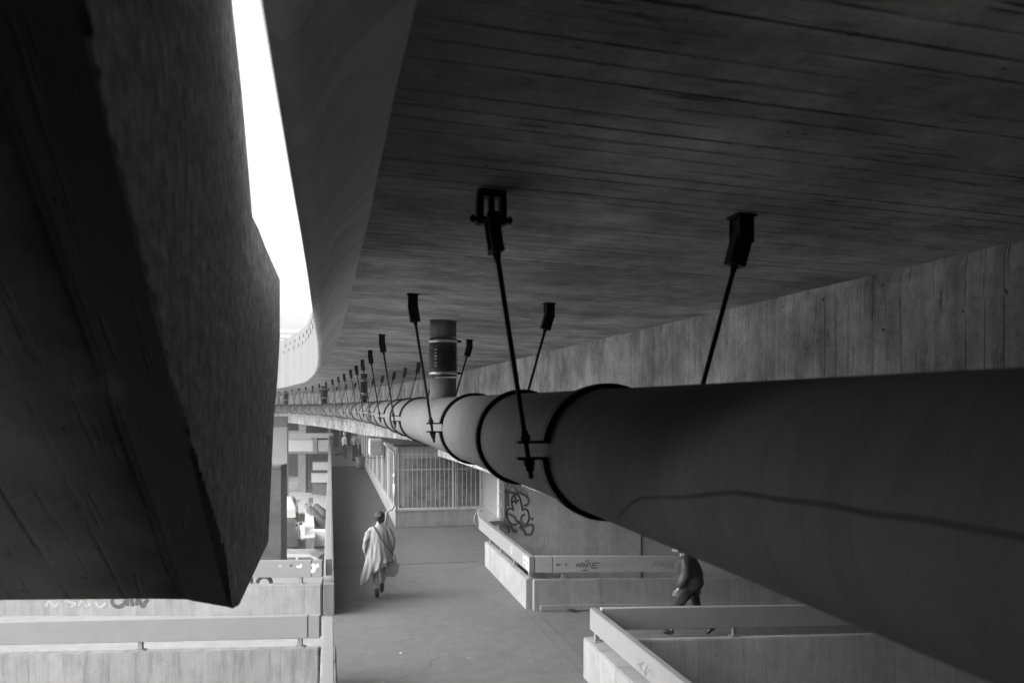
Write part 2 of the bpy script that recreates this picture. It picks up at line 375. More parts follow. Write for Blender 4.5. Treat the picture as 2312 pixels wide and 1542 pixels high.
# expansion joints in the walkway
for i, (x0, x1, y) in enumerate(((0.08, 3.45, 19.0), (0.08, 1.9, 48.0))):
    bm = bmesh.new(); box(bm, x0, x1, y - 0.018, y + 0.018, FLOOR + 0.001, FLOOR + 0.005)
    o = obj('expansion_joint', bm, M['joint']); o['kind'] = 'structure'
bm = bmesh.new(); box(bm, 3.50, 3.507, 10.75, 14.3, FLOOR + 0.001, FLOOR + 0.004); o = obj('expansion_joint', bm, plain('worn_joint', .09, .9)); o['kind'] = 'structure'
# ramps
LD = Vector((-0.959, 0.270, 0)).normalized()        # left ramp heads this way, falling 3.9 %
LDF = Vector((-0.935, 0.355, 0)).normalized()
LS, RS = -0.036, -0.044
def lramp(p, t, z): return Vector((p[0], p[1], z)) + LD * t + Vector((0, 0, LS * t))
LFAR, LNEAR = (0.0, 14.86), (0.0, 11.12)
bm = bmesh.new()
a0, a1 = lramp((-0.05, 11.12), 0, FLOOR - 0.004), lramp((-0.05, 11.12), 30, FLOOR - 0.004)
b0 = Vector((-0.05, 14.9, FLOOR - .004)); b1 = b0 + LDF * 30 + Vector((0, 0, LS * 30))
prism(bm, [a0, a1, b1, b0], (0, 0, -0.4))
o = obj('left_ramp', bm, concrete('ramp_screed', 0.26, blotch=0.2, pore=0.1, bump=.1)); o['kind'] = 'structure'
bm = bmesh.new()
prism(bm, [(3.722, 10.60, FLOOR - .006), (34, 10.60, FLOOR - .006 + RS * 30.3), (34, 14.45, FLOOR - .006 + RS * 30.3), (3.722, 14.45, FLOOR - .006)], (0, 0, -0.4))
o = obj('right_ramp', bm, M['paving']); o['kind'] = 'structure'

# ------------------------------------------------------------------ parapets
def parapet(name_label, p0, p1, slope=0.0, base=FLOOR, wall_h=0.565, down=0.55, wt=0.2, rail_t=0.11, posts=(), ends=(0, 0),
            wall_mat=None, rail_mat=None, railext=(0, 0), wall_side=0.0, rail_side=0.0, group='low concrete parapets with box rails', joints=(), wallext=(0, 0), plinth=None):
    """p0,p1: centre line ends (x,y). slope: fall per metre from p0"""
    p0, p1 = Vector((p0[0], p0[1], 0)), Vector((p1[0], p1[1], 0)); L = (p1 - p0).length
    d = (p1 - p0) / L; ang = math.atan2(d.y, d.x)
    T = thing('parapet', name_label, 'parapet', (p0.x, p0.y, base), ang, group)
    def slab(nm, s0, s1, y0, y1, z0, z1, mat, bev=0.012, parent=T):
        b = bmesh.new()
        n = max(1, int((s1 - s0) / 1.5))
        sec = []
        for i in range(n + 1):
            s = s0 + (s1 - s0) * i / n; zz = slope * s
            sec.append([b.verts.new((s, y, z + zz)) for y, z in ((y0, z0), (y1, z0), (y1, z1), (y0, z1))])
        for u, v in zip(sec, sec[1:]):
            for k in range(4):
                j = (k + 1) % 4; b.faces.new((u[k], u[j], v[j], v[k]))
        b.faces.new(sec[0][::-1]); b.faces.new(sec[-1])
        bmesh.ops.recalc_face_normals(b, faces=b.faces)
        if bev:
            es = [e for e in b.edges if len(e.link_faces) == 2 and e.link_faces[0].normal.angle(e.link_faces[1].normal) > 1.0]
            bmesh.ops.bevel(b, geom=es, offset=bev, segments=2, affect='EDGES')
        return obj(nm, b, mat, parent)
    slab('low_wall', -wallext[0], L + wallext[1], wall_side - wt / 2, wall_side + wt / 2, -down, wall_h, wall_mat or M['parapet'], 0.015)
    if plinth:
        slab('kerb', 0.02, L, wall_side + plinth * (wt / 2), wall_side + plinth * (wt / 2 + 0.05), 0.0, 0.10, M['parapet'], 0.006)
    cuts = [-railext[0]] + [j for j in joints] + [L + railext[1]]
    for a, b_ in zip(cuts, cuts[1:]):
        g_ = 0.004
        slab('rail', a + (g_ if a != cuts[0] else 0), b_ - (g_ if b_ != cuts[-1] else 0), rail_side - rail_t / 2, rail_side + rail_t / 2, 0.685, 0.99, rail_mat or M['rail'], 0.008)
    for s in posts:
        b = bmesh.new(); zz = slope * s
        box(b, s - 0.028, s + 0.028, rail_side - 0.028, rail_side + 0.028, wall_h + zz + 0.012, 0.685 + zz)
        box(b, s - 0.065, s + 0.065, rail_side - 0.05, rail_side + 0.05, wall_h + zz - 0.001, wall_h + zz + 0.012)
        obj('post', b, M['post'], T)
    return T
PW = {}
# left edge of the walkway beyond the crossing, and towards the camera
PW['left_far'] = parapet('long parapet seen end on along the left walkway edge, running far away', (-0.02, 15.0), (-0.02, 71), down=0.75, posts=[1.0 + 2.2 * i for i in range(25)], wallext=(0.16, 0), wt=0.2, rail_t=0.12)
PW['left_near'] = parapet('parapet seen end on at the bottom, on the left edge of the walkway', (-0.02, 11.02), (-0.02, -7.5), down=0.75, posts=[0.6 + 2.2 * i for i in range(8)], wallext=(0.10, 0), wt=0.2, rail_t=0.12)
PW['ramp_lf'] = parapet('parapet with peeling poster scraps on its rail, behind the left ramp', (-0.125, 14.93), (-0.125 + LDF.x * 26, 14.93 + LDF.y * 26), slope=LS, down=0.9, posts=[0.42 + 2.55 * i for i in range(10)], joints=(0.2, 7.7), wt=0.12, wall_side=.04, rail_t=0.1)
PW['ramp_ln'] = parapet('brightest parapet with water stains, lowest left in the photo', (-0.125, 11.12), (-0.125 + LD.x * 26, 11.12 + LD.y * 26), slope=LS, down=2.6, posts=[0.28 + 2.22 * i for i in range(11)], joints=(0.16, 4.6), wall_mat=M['stained'], wt=0.13, wall_side=.035, rail_t=0.1)
PW['right_far'] = parapet('short oblique parapet with white poster scraps, between barred kiosk and right ramp', (3.66, 14.42), (3.66, 18.5), down=0.9, posts=(0.10, 1.35, 2.6, 3.8), wt=0.12, wall_side=.04, rail_t=0.1, railext=(0.05, 1.05), rail_mat=M['rail'])
PW['ramp_rf'] = parapet('parapet behind the right ramp with HOPE written on its rail', (3.78, 14.42), (30, 14.42), slope=RS, down=3.2, posts=[0.50 + 2.55 * i for i in range(10)], joints=(0.28, 8.4), wt=0.12, wall_side=-.04, rail_t=0.1, rail_mat=M['rail_dull'], plinth=-1, railext=(0.06, 0), wallext=(0.097, 0))
PW['ramp_rn'] = parapet('parapet of the right ramp nearest the camera, above the tall stained ramp wall', (3.70, 10.62), (30, 10.62), slope=RS, down=4.0, posts=[2.05 + 2.35 * i for i in range(10)], wall_mat=M['ramp_wall'], wall_h=.552, wt=0.12, wall_side=-.05, rail_t=0.1, rail_mat=M['rail_dull'], railext=(0.0, 0))
PW['right_near'] = parapet('pale oblique parapet with faint scribbles, running to the bottom edge right of the walkway', (3.60, 10.62), (3.60, -7.5), down=0.9, posts=[0.12 + 2.1 * i for i in range(9)], wt=0.24, rail_t=0.09, rail_side=0.0, wallext=(0.12, 0), railext=(0.05, 0))

# ------------------------------------------------------------------ overhead road deck
deck = thing('road_deck', 'dark board marked concrete road deck overhead, curving away to the left', 'bridge deck', (0, 0, 0))
def grid_mesh(name, rows, uvrows, mat, parent, smooth=False, flip=False):
    bm = bmesh.new(); uvl = bm.loops.layers.uv.new('UVMap')
    V = [[bm.verts.new(p) for p in r] for r in rows]
    for i in range(len(V) - 1):
        for j in range(len(V[0]) - 1):
            idx = [(i, j), (i + 1, j), (i + 1, j + 1), (i, j + 1)]
            if flip: idx = idx[::-1]
            f = bm.faces.new([V[a][b] for a, b in idx])
            for l, (a, b) in zip(f.loops, idx): l[uvl].uv = uvrows[a][b]
    me = bpy.data.meshes.new(name); bm.to_mesh(me); bm.free()
    return link(name, me, mat, parent, smooth)
# arc length of the lip
arc = [0.0]
for a, b in zip(LIPC, LIPC[1:]): arc.append(arc[-1] + (b - a).length)
XB = 3.45
rows, uvs, lrows, luvs, frows, fuvs = [], [], [], [], [], []
for i, p in enumerate(LIPC):
    s = p.y
    # matching point on the beam curve: same travelled distance
    q = curve(s, XB + 0.05)
    a = LIPC[max(i - 1, 0)]; b = LIPC[min(i + 1, len(LIPC) - 1)]
    tdir = Vector((b.x - a.x, b.y - a.y, 0)).normalized(); nr = Vector((tdir.y, -tdir.x, 0))
    jit = 0.006 * (noise.noise(Vector((s * 6, 3, 0)))) + 0.01 * noise.noise(Vector((s * 1.3, 9, 0)))
    inner = Vector((p.x, p.y, 0)) + nr * (0.30 + jit)
    iz = 0.955 - 0.0032 * s
    rowp, rowu = [], []
    for k in range(13):
        t = k / 12; pt = inner.lerp(Vector((q.x, q.y, 0)), t); pt.z = iz - 0.038 * (pt - Vector((inner.x, inner.y, pt.z))).length
        rowp.append(pt); rowu.append((arc[i] * 0.985, 0.2 + (XB - 0.2) * t))
    rows.append(rowp); uvs.append(rowu)
    # lip: inner slope, rounded nose, then the outer fascia
    nose = Vector((p.x, p.y, p.z)); ji = 0.006 * noise.noise(Vector((s * 5, 1, 4)))
    A = Vector((inner.x, inner.y, iz)); mid = A.lerp(nose, 0.55) + Vector((0, 0, 0.02))
    n1 = nose + nr * 0.055 + Vector((0, 0, 0.025)); n2 = nose + nr * 0.022 + Vector((0, 0, ji)); n3 = nose - nr * 0.003 + Vector((0, 0, 0.018 + ji))
    lr = [A, mid, n1, n2, n3]; lrows.append(lr); luvs.append([(arc[i], d) for d in (0, .2, .40, .44, .48)])
    H = 1.34 + max(0, s - 17) * 0.028
    top = n3 + Vector((0, 0, H)) - nr * 0.02
    frows.append([n3, n3.lerp(top, .5), top, top + nr * 0.35]); fuvs.append([(arc[i], d) for d in (0, H / 2, H, H + .35)])
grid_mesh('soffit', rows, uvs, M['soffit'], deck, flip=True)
grid_mesh('edge_beam', lrows, luvs, M['lip'], deck, smooth=True)
grid_mesh('fascia', frows, fuvs, M['fascia'], deck)
# top surface closes the deck against the sky
trow = [[r[3] - Vector((0, 0, 0.01)), curve(max(LIPC[i].y, -7), 14, r[3].z - 0.01)] for i, r in enumerate(frows)]
grid_mesh('roadway', trow, [[(0, 0), (1, 0)] for _ in trow], M['roofing'], deck)
# small square patches near the top of the fascia
acc = 0; pm_ = plain('fascia_patch', 0.15, 0.9)
for i in range(1, len(frows)):
    if LIPC[i].y < 14 or LIPC[i].y > 60: continue
    if (acc := acc + (LIPC[i] - LIPC[i - 1]).length) < 1.4: continue
    acc = 0
    t = (frows[i][2] - frows[i][0]); dd = (LIPC[i] - LIPC[i - 1]); dd.z = 0; dd.normalize(); nl = Vector((-dd.y, dd.x, 0))
    for fr, wd in ((0.86, 0.16), (0.74, 0.22)):
        c = frows[i][0] + t * fr + nl * 0.006 + dd * (0.5 if fr < .8 else 0)
        bm = bmesh.new(); vs = [bm.verts.new(c + dd * a + Vector((0, 0, b)) + nl * e) for e in (0, .012) for a, b in ((-wd, -.03), (wd, -.03), (wd, .05), (-wd, .05))]
        bm.faces.new(vs[0:4]); bm.faces.new(vs[4:8][::-1])
        for k in range(4): bm.faces.new((vs[k], vs[(k + 1) % 4], vs[4 + (k + 1) % 4], vs[4 + k]))
        obj('formwork_patch', bm, pm_, deck)
# box beam to the right
br, bu = [], []
ss = [-7 + 0.06 * i for i in range(400)] + [17 + 0.6 * i for i in range(123)]
for s in ss:
    c0 = curve(s, XB); zt = soffit_z(XB, s) + 0.02
    e = 0.026 * noise.noise(Vector((s * 3.5, 0, 0))) + 0.014 * noise.noise(Vector((s * 13, 5, 0)))
    zb = -1.36 - 0.0150 * s if s < 24 else -1.72 - 0.006 * min(s - 24, 20) - .001 * max(0, s - 44)
    pts_, uu = [], []
    for k, zz in enumerate((zt + 0.03, zt - 0.03 + e, zt - 0.09 + e, -0.4, zb)):
        x = XB + (0.0 if k > 1 else 0.012) + e * (0.8 if k in (1, 2) else 0)
        c = curve(s, x); c.z = zz; pts_.append(c); uu.append((s, zz))
    c = curve(s, 9.5); c.z = zb - 0.02; pts_.append(c); uu.append((s, zb - 6))
    c = curve(s, 9.5); c.z = zt + 1.2; pts_.append(c); uu.append((s, zb - 9))
    br.append(pts_); bu.append(uu)
grid_mesh('box_beam', br, bu, M['beam'], deck)

# ------------------------------------------------------------------ the stair / neighbouring concrete on the left
XS = -0.35
low = [(525, 1373), (510, 1250), (450, 1050), (400, 880), (350, 680), (300, 480), (250, 290), (190, 0)]
right = [(540, 1365), (575, 1290), (606, 1222), (612, 1090), (618, 950), (627, 850), (632, 760), (632, 632), (600, 560), (585, 520), (570, 490), (560, 370), (545, 200), (533, 90), (523, 0)]
lo3 = [onX(px, py, XS) for px, py in low]; ri3 = [onX(px, py, XS) for px, py in right]
# carry both edges on, up and behind the camera
dlo = (lo3[-1] - lo3[0]).normalized(); dri = (ri3[-1] - ri3[-5]).normalized()
def densify(P, step, amp, seed, smooth_d=True):
    out = []
    for a, b in zip(P, P[1:]):
        k = max(1, int((b - a).length / step))
        for j in range(k):
            p = a.lerp(b, j / k)
            nv = noise.noise(Vector((p.y * 22, p.z * 22, seed))) * amp + noise.noise(Vector((p.y * 70, p.z * 70, seed))) * amp * 0.5
            out.append(p + Vector((0, nv, nv * 0.5)))
    out.append(P[-1]); return out
lo3 = lo3 + [lo3[-1] + dlo * 4.2]; ri3 = ri3 + [ri3[-1] + dri * 3.2]
lo_d = densify(lo3, 0.015, 0.022, 1.0); ri_d = densify(ri3, 0.04, 0.004, 7.0)
outline = lo_d[::-1] + ri_d            # from the far upper back, down the lower edge, up the far end
EXT = Vector((-0.985, 0.172, 0))
stair = thing('stair_flight', 'huge rough dark concrete stair flight hanging close at the left', 'stair', (XS, 3, -0.8))
def wcopy(o):                          # parts were built in world space: keep them there under the parent
    o.matrix_parent_inverse = o.parent.matrix_world.inverted(); return o
bpy.context.view_layer.update()
bm = bmesh.new(); uvl = bm.loops.layers.uv.new('UVMap')
# side face as a strip mesh between the two edges
nseg = 90
def resample(P, n):
    L = [0]
    for a, b in zip(P, P[1:]): L.append(L[-1] + (b - a).length)
    out = []; k = 0
    for i in range(n):
        t = L[-1] * i / (n - 1)
        while k < len(L) - 2 and L[k + 1] < t: k += 1
        out.append(P[k].lerp(P[k + 1], (t - L[k]) / max(1e-9, L[k + 1] - L[k])))
    return out
f_ = bm.faces.new([bm.verts.new(p) for p in outline])
for l in f_.loops: l[uvl].uv = (l.vert.co.y * 0.9 + l.vert.co.z * 0.12, l.vert.co.z)
if f_.normal.x < 0 or True:
    bm.normal_update()
    if f_.normal.x < 0: bmesh.ops.reverse_faces(bm, faces=[f_])
bmesh.ops.triangulate(bm, faces=bm.faces[:])
# chamfer strip that turns the corner to the underside, then the lip groove and the boarded underside
def strip(P, off0, off1, u0, u1):
    a = [bm.verts.new(p + off0) for p in P]; b = [bm.verts.new(p + off1) for p in P]
    acc = 0
    for i in range(len(P) - 1):
        d = (P[i + 1] - P[i]).length
        f = bm.faces.new((a[i], a[i + 1], b[i + 1], b[i]))
        for l, uv in zip(f.loops, ((u0, acc), (u0, acc + d), (u1, acc + d), (u1, acc))): l[uvl].uv = uv
        acc += d
me_side = None
strip(ri_d, Vector((0, 0, 0)), EXT * .13 + Vector((0, 0, .02)), 0, .13)
strip(ri_d, EXT * .13 + Vector((0, 0, .02)), EXT * .17 + Vector((0, 0, .075)), .13, .17)
strip(ri_d, EXT * .17 + Vector((0, 0, .075)), EXT * 4 + Vector((0, 0, .10)), .17, 4)
side = link('side_wall_or_light_blocker', mesh_of(bm, 'side_wall_or_light_blocker', False), M['stair_side'], stair); wcopy(side)
up = Vector((0, -dlo.z, dlo.y)).normalized()
if up.z < 0: up = -up
bm = bmesh.new(); uvl = bm.loops.layers.uv.new('UVMap')
prof = [(0.0, 0.0), (0.016, 0.006), (0.14, 0.030), (0.17, 0.038), (0.30, 0.042), (4, 0.06)]
accu = 0
lo_s = [lo3[0].lerp(lo3[-1], i / (len(lo_d) - 1)) for i in range(len(lo_d))]
def strip2(Pa, Pb, off0, off1, u0, u1):
    a = [bm.verts.new(p + off0) for p in Pa]; b = [bm.verts.new(p + off1) for p in Pb]; acc = 0
    for i in range(len(a) - 1):
        d = (lo_s[i + 1] - lo_s[i]).length
        f = bm.faces.new((a[i], a[i + 1], b[i + 1], b[i]))
        for l, uv in zip(f.loops, ((u0, acc), (u0, acc + d), (u1, acc + d), (u1, acc))): l[uvl].uv = uv
        acc += d
mixl = lambda t: [p.lerp(q, t) for p, q in zip(lo_d, lo_s)]
for k_, ((u0, h0), (u1, h1)) in enumerate(zip(prof, prof[1:])):
    ta, tb = (0, 1) if k_ == 0 else (1, 1)
    strip2(mixl(ta), mixl(tb), EXT * u0 + up * h0, EXT * u1 + up * h1, u0, u1)
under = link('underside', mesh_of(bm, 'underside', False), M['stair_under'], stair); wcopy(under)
# end face below the nose: closes the gap between lip profile and the end wall
bm = bmesh.new(); uvl = bm.loops.layers.uv.new('UVMap')
e0 = lo_d[0]
for (u0, h0), (u1, h1) in zip(prof, prof[1:]):
    vs = [bm.verts.new(e0 + EXT * u0 + up * h0), bm.verts.new(e0 + EXT * u1 + up * h1), bm.verts.new(e0 + EXT * u1 + Vector((0, 0.25, 0.25))), bm.verts.new(e0 + EXT * u0 + Vector((0, 0.25, 0.25)))]
    bm.faces.new(vs)
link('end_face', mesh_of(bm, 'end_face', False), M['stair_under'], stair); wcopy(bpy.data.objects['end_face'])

# ------------------------------------------------------------------ the pipe
PR = 0.288
def pz(s): return -0.223 - 0.0042 * s if s < 12 else -0.273 - 0.0072 * (s - 12)
def pipe_pt(s): c = curve(s, XR); c.z = pz(s); return c
def ring_at(s, r, seg=48, ang0=0):
    c = pipe_pt(s); h = head(s)
    right_ = Vector((math.cos(h), math.sin(h), 0))
    return [c + right_ * (math.cos(2 * math.pi * k / seg) * r) + Vector((0, 0, math.sin(2 * math.pi * k / seg) * r)) for k in range(seg)]
def sweep(bm, prof, seg=48):
    """prof: list of (s, r)"""
    R = [[bm.verts.new(p) for p in ring_at(s, r, seg)] for s, r in prof]
    for a, b in zip(R, R[1:]):
        for k in range(seg):
            j = (k + 1) % seg; bm.faces.new((a[k], a[j], b[j], b[k]))
    return R
pipe = thing('overhead_pipe', 'fat pale pipe hanging under the deck, running from the right foreground into the distance', 'pipe', tuple(pipe_pt(3.5)))
bpy.context.view_layer.update()
bm = bmesh.new()
sweep(bm, [(-3.0 + 0.5 * i, PR) for i in range(37)] + [(16 + 1.5 * i, PR) for i in range(45)], 64)
o = obj('pipe_wall', bm, M['pipe'], pipe, True); wcopy(o)
COUP = [5.12, 12.86, 19.5, 26.2, 32.9, 39.6, 46.3, 53.0, 59.7]
for s in COUP:
    bm = bmesh.new()
    sweep(bm, [(s - .035, PR + .001), (s - .035, PR + .024), (s + .0, PR + .028), (s + .035, PR + .024), (s + .035, PR + .001)], 64)
    o = obj('joint_ring', bm, M['iron'] if s < 15 else M['iron_grey'], pipe, True); wcopy(o)  # far rings paler: haze painted into their colour
    bm = bmesh.new()
    sweep(bm, [(s + .036, PR + .016), (s + .16, PR + .014), (s + .24, PR + .0005)], 64)
    o = obj('pipe_socket', bm, M['pipe'], pipe, True); wcopy(o)
# dirty seam wandering along the near flank
seam = [(1395, 1168), (1412, 1150), (1440, 1127), (1480, 1123), (1540, 1122), (1600, 1116), (1650, 1112), (1700, 1117), (1760, 1127), (1860, 1138), (1960, 1158), (2080, 1172), (2200, 1193), (2330, 1216)]
def hit_pipe(px, py):
    r = ray(px, py).normalized(); zc = pz(2.5)
    a = r.x ** 2 + r.z ** 2; b_ = -2 * (r.x * XR + r.z * zc); c_ = XR ** 2 + zc ** 2 - (PR + .0015) ** 2
    D = b_ * b_ - 4 * a * c_
    if D < 0: return None
    return r * ((-b_ - math.sqrt(D)) / (2 * a))
bm = bmesh.new(); P = [hit_pipe(*q) for q in seam]; P = [p for p in P if p]
P = [Vector(p) for p in catmull([tuple(p) for p in P], 0.03)]
prev = None
for i, p in enumerate(P):
    d = (P[min(i + 1, len(P) - 1)] - P[max(i - 1, 0)]).normalized()
    nrm = Vector((p.x - XR, 0, p.z - pz(2.5))).normalized(); sd_ = d.cross(nrm).normalized() * 0.006
    cur = (bm.verts.new(p + sd_), bm.verts.new(p - sd_))
    if prev: bm.faces.new((prev[0], cur[0], cur[1], prev[1]))
    prev = cur
o = obj('stain_line', bm, M['pipe_dirt'], pipe); wcopy(o)

# hangers ---------------------------------------------------------------
def hanger_mesh_parts(s, seg=48):
    """parts in local coords: origin on pipe axis, x = right, y = along, z = up"""
    hi = s < 16  # far hangers take the paler iron, distance haze put into the colour
    dz_l = soffit_z(XR - .54, s) - pz(s); dz_r = soffit_z(XR + .68, s) - pz(s)
    parts = []
    bm = bmesh.new()     # clamp ring with two ears on the left
    n = 64 if hi else 32; wy, th = .030, .026
    if not hi: wy, th = .035, .024
    a0, a1 = math.pi + .085, math.pi - .17 + 2 * math.pi
    prof = []
    for k in range(n + 1):
        t = a0 + (a1 - a0) * k / n
        prof.append((math.cos(t), math.sin(t)))
    secs = []
    for c, q in prof:
        secs.append([bm.verts.new((c * r, y, q * r)) for y, r in ((-wy, PR + .001), (wy, PR + .001), (wy, PR + th), (-wy, PR + th))])
    for a, b in zip(secs, secs[1:]):
        for k in range(4): j = (k + 1) % 4; bm.faces.new((a[k], a[j], b[j], b[k]))
    bm.faces.new(secs[0][::-1]); bm.faces.new(secs[-1])
    zu, zl = PR * math.sin(.17) + .0, -PR * math.sin(.085)
    for zz, up_ in ((zu, 1), (zl, -1)):
        box(bm, -PR - .135, -PR + .01, -wy, wy, zz - .005, zz + .006)
    # curved fillet of the ears
    obj_parts = [('clamp', bm, M['iron'] if hi else M['iron_grey'])]
    def rod(side, xt, zt, xb, zb):
        b = bmesh.new(); tube(b, (xb, 0, zb), (xt, 0, zt), .0115 if hi else .012, seg=10)
        return b
    rl = rod(-1, -.525, dz_l - .20, -PR - .068, -.115)
    obj_parts.append(('rod', rl, M['iron'] if hi else M['iron_grey']))
    b = bmesh.new()
    d = (Vector((-.525, 0, dz_l - .2)) - Vector((-PR - .068, 0, -.115))).normalized(); o0 = Vector((-PR - .068, 0, -.115))
    def alongz(z): return o0 + d * ((z + .115) / d.z)
    for z0, z1, r in ((zu + .006, zu + .03, .024), (zu + .03, zu + .05, .017), (zl - .03, zl - .005, .028), (zl - .055, zl - .03, .021)):
        tube(b, alongz(z0), alongz(z1), r, seg=6)
        if abs(z0 - zl + .055) < 1e-6 or abs(z0 - zu - .03) < 1e-6:
            obj_parts.append(('nut', b, M['iron'] if hi else M['iron_grey'])); b = bmesh.new()
    b.free()
    rr = rod(1, .655, dz_r - .20, PR + .068, -.115)
    obj_parts.append(('rod', rr, M['iron'] if hi else M['iron_grey']))
    b = bmesh.new()
    box(b, PR - .01, PR + .135, -wy, wy, -.02, -.008); box(b, PR - .01, PR + .135, -wy, wy, .02, .03)
    obj_parts.append(('ear', b, M['iron'] if hi else M['iron_grey']))
    for side, xt, zt, xbot in ((-1, -.54, dz_l, -PR - .068), (1, .68, dz_r, PR + .068)):
        b = bmesh.new()
        yy = .045
        if side < 0 and s < 5:      # open fork seen face on
            pv = Vector((xt, 0, zt - .12)); dd = (Vector((xbot, 0, -.115)) - pv).normalized(); mt = Matrix.Translation(pv) @ dd.to_track_quat('-Z', 'Y').to_matrix().to_4x4()
            box(b, xt - .062, xt + .062, -.035, .035, zt - .03, zt + .01, bevel=.004)
            for x in (-.052, .052): box(b, xt + x - .014, xt + x + .014, -.03, .03, zt - .15, zt - .028, bevel=.003); box(b, x * .8 - .013, x * .8 + .013, -.026, .026, -.14, .02, mt, .003)
            box(b, xt - .012, xt + .012, -.02, .02, zt - .13, zt - .028); box(b, -.056, .056, -.028, .028, -.155, -.135, mt, .003)
            tube(b, (xt - .095, 0, zt - .125), (xt + .095, 0, zt - .125), .011, seg=8)
            for x in (-.088, .078): tube(b, (xt + x, 0, zt - .125), (xt + x + .012, 0, zt - .125), .019, seg=6)
            tube(b, pv + dd * .02, pv + dd * .16, .011, seg=8); tube(b, pv + dd * .155, pv + dd * .19, .020, .014, seg=8)
            obj_parts.append(('bracket', b, M['iron'])); continue
        # upper shoe: two plates hung from the soffit
        for y in (-yy, yy): box(b, xt - .038, xt + .038, y - .007, y + .007, zt - .135, zt + .01, bevel=.002)
        box(b, xt - .05, xt + .05, -yy - .012, yy + .012, zt - .012, zt + .012, bevel=.002)
        tube(b, (xt, -yy - .028, zt - .11), (xt, yy + .028, zt - .11), .013, seg=8)
        if side > 0 or not hi or s > 5: box(b, xt - .030, xt + .030, -yy, yy, zt - .12, zt - .02)
        # lower fork follows the rod
        pv = Vector((xt, 0, zt - .11)); tip = Vector((-.525 if side < 0 else .655, 0, zt - .21)); tip = pv + (Vector((xbot, 0, -.115)) - pv).normalized() * .125
        dd = (tip - pv).normalized(); q = dd.to_track_quat('-Z', 'Y').to_matrix().to_4x4()
        mt = Matrix.Translation(pv) @ q
        for y in (-yy * .78, yy * .78): box(b, -.034, .034, y - .007, y + .007, -.125, .02, mt, .002)
        box(b, -.034, .034, -yy * .9, yy * .9, -.133, -.115, mt)
        if side > 0 or not hi or s > 5: box(b, -.028, .028, -yy * .7, yy * .7, -.12, .0, mt)
        tube(b, pv + dd * .13, pv + dd * .165, .020, .014, seg=8)
        obj_parts.append(('bracket', b, M['iron'] if hi else M['iron_grey']))
    return obj_parts
HS = [3.47, 6.9, 11.1, 14.4, 17.6, 20.3, 22.9, 25.9, 28.6, 31.4, 34.4, 37.6, 40.8, 44.0, 47.2, 50.4, 53.6, 56.8, 60.0, 63.2, 66.4]
HL = ['nearest pipe hanger, with an open slotted fork at its top', 'pipe hanger just before the ribbed rubber downpipe coupling', 'first pipe hanger beyond the nearest ribbed downpipe coupling', 'second pipe hanger beyond the nearest ribbed downpipe coupling']
HL += ['%s pipe hanger counted from the camera, one of the small distant ones' % w_ for w_ in ('fifth', 'sixth', 'seventh', 'eighth', 'ninth', 'tenth', 'eleventh', 'twelfth', 'thirteenth', 'fourteenth', 'fifteenth', 'sixteenth', 'seventeenth', 'eighteenth', 'nineteenth', 'twentieth', 'twenty-first')]
for s, lab in zip(HS, HL):
    c = pipe_pt(s)
    T = thing('pipe_hanger', lab, 'pipe hanger', tuple(c), head(s), 'hangers carrying the overhead pipe')
    for nm, b, mt in hanger_mesh_parts(s): obj(nm, b, mt, T)

# downpipes with ribbed rubber couplings ------------------------------------
def downpipe(s, lab, r=0.148, X=XR, dark=False):
    c = curve(s, X); zt = soffit_z(X, s); zb = pz(s) + PR - .03
    T = thing('downpipe', lab, 'downpipe', (c.x, c.y, 0), head(s), 'downpipes joining the deck to the overhead pipe')
    def turn(nm, prof, mat, sm=True):
        b = bmesh.new(); seg = 32; R = []
        for z, rr in prof: R.append([b.verts.new((math.cos(2 * math.pi * k / seg) * rr, math.sin(2 * math.pi * k / seg) * rr, z)) for k in range(seg)])
        for u, v in zip(R, R[1:]):
            for k in range(seg): j = (k + 1) % seg; b.faces.new((u[k], u[j], v[j], v[k]))
        b.faces.new(R[0][::-1]); b.faces.new(R[-1])
        return obj(nm, b, mat, T, sm)
    H = zt - zb; z1, z2 = zb + H * .30, zb + H * .78
    turn('lower_pipe', [(zb, r), (z1 - .02, r)], M['iron_grey'] if dark else M['pipe'])
    turn('upper_pipe', [(z2 + .02, r), (zt + .02, r)], M['iron_grey'] if dark else M['pipe'])
    prof = [(z1, r + .004)]; n = 9
    z = z1 + .07; step = (z2 - .13 - z) / n
    prof.append((z, r + .006))
    for i in range(n): prof += [(z + step * (i + .15), r + .002), (z + step * (i + .35), r + .020), (z + step * (i + .6), r + .020), (z + step * (i + .8), r + .002)]
    prof += [(z2 - .12, r + .006), (z2, r + .006)]
    turn('ribbed_sleeve', prof, M['rubber'])
    for zz in (z1 + .035, z2 - .035):
        bd = turn('band', [(zz - .016, r + .007), (zz - .016, r + .012), (zz + .016, r + .012), (zz + .016, r + .007)], M['steel'])
        b = bmesh.new(); box(b, r + .005, r + .05, -.05, -.01, zz - .012, zz + .012); obj('band_screw', b, M['iron'], T)
    if s < 12:
        b = bmesh.new(); q = Matrix.Rotation(rad(-128), 4, 'Z')
        for i in range(6):
            zz = z1 + .115 + i * .036
            box(b, r + .0145, r + .0165, -.014, .014, zz - .010, zz + .006, q)
        obj('size_marks', b, M['white'], T)
    return T
downpipe(8.9, 'large downpipe with black ribbed sleeve and two steel bands, nearest the camera')
downpipe(25.0, 'small distant dark downpipe with pale band, second from the camera', r=.10, dark=True)
downpipe(40.5, 'small distant dark downpipe, third from the camera', dark=True)
downpipe(57.0, 'farthest small dark downpipe beside the left concrete stair', dark=True)
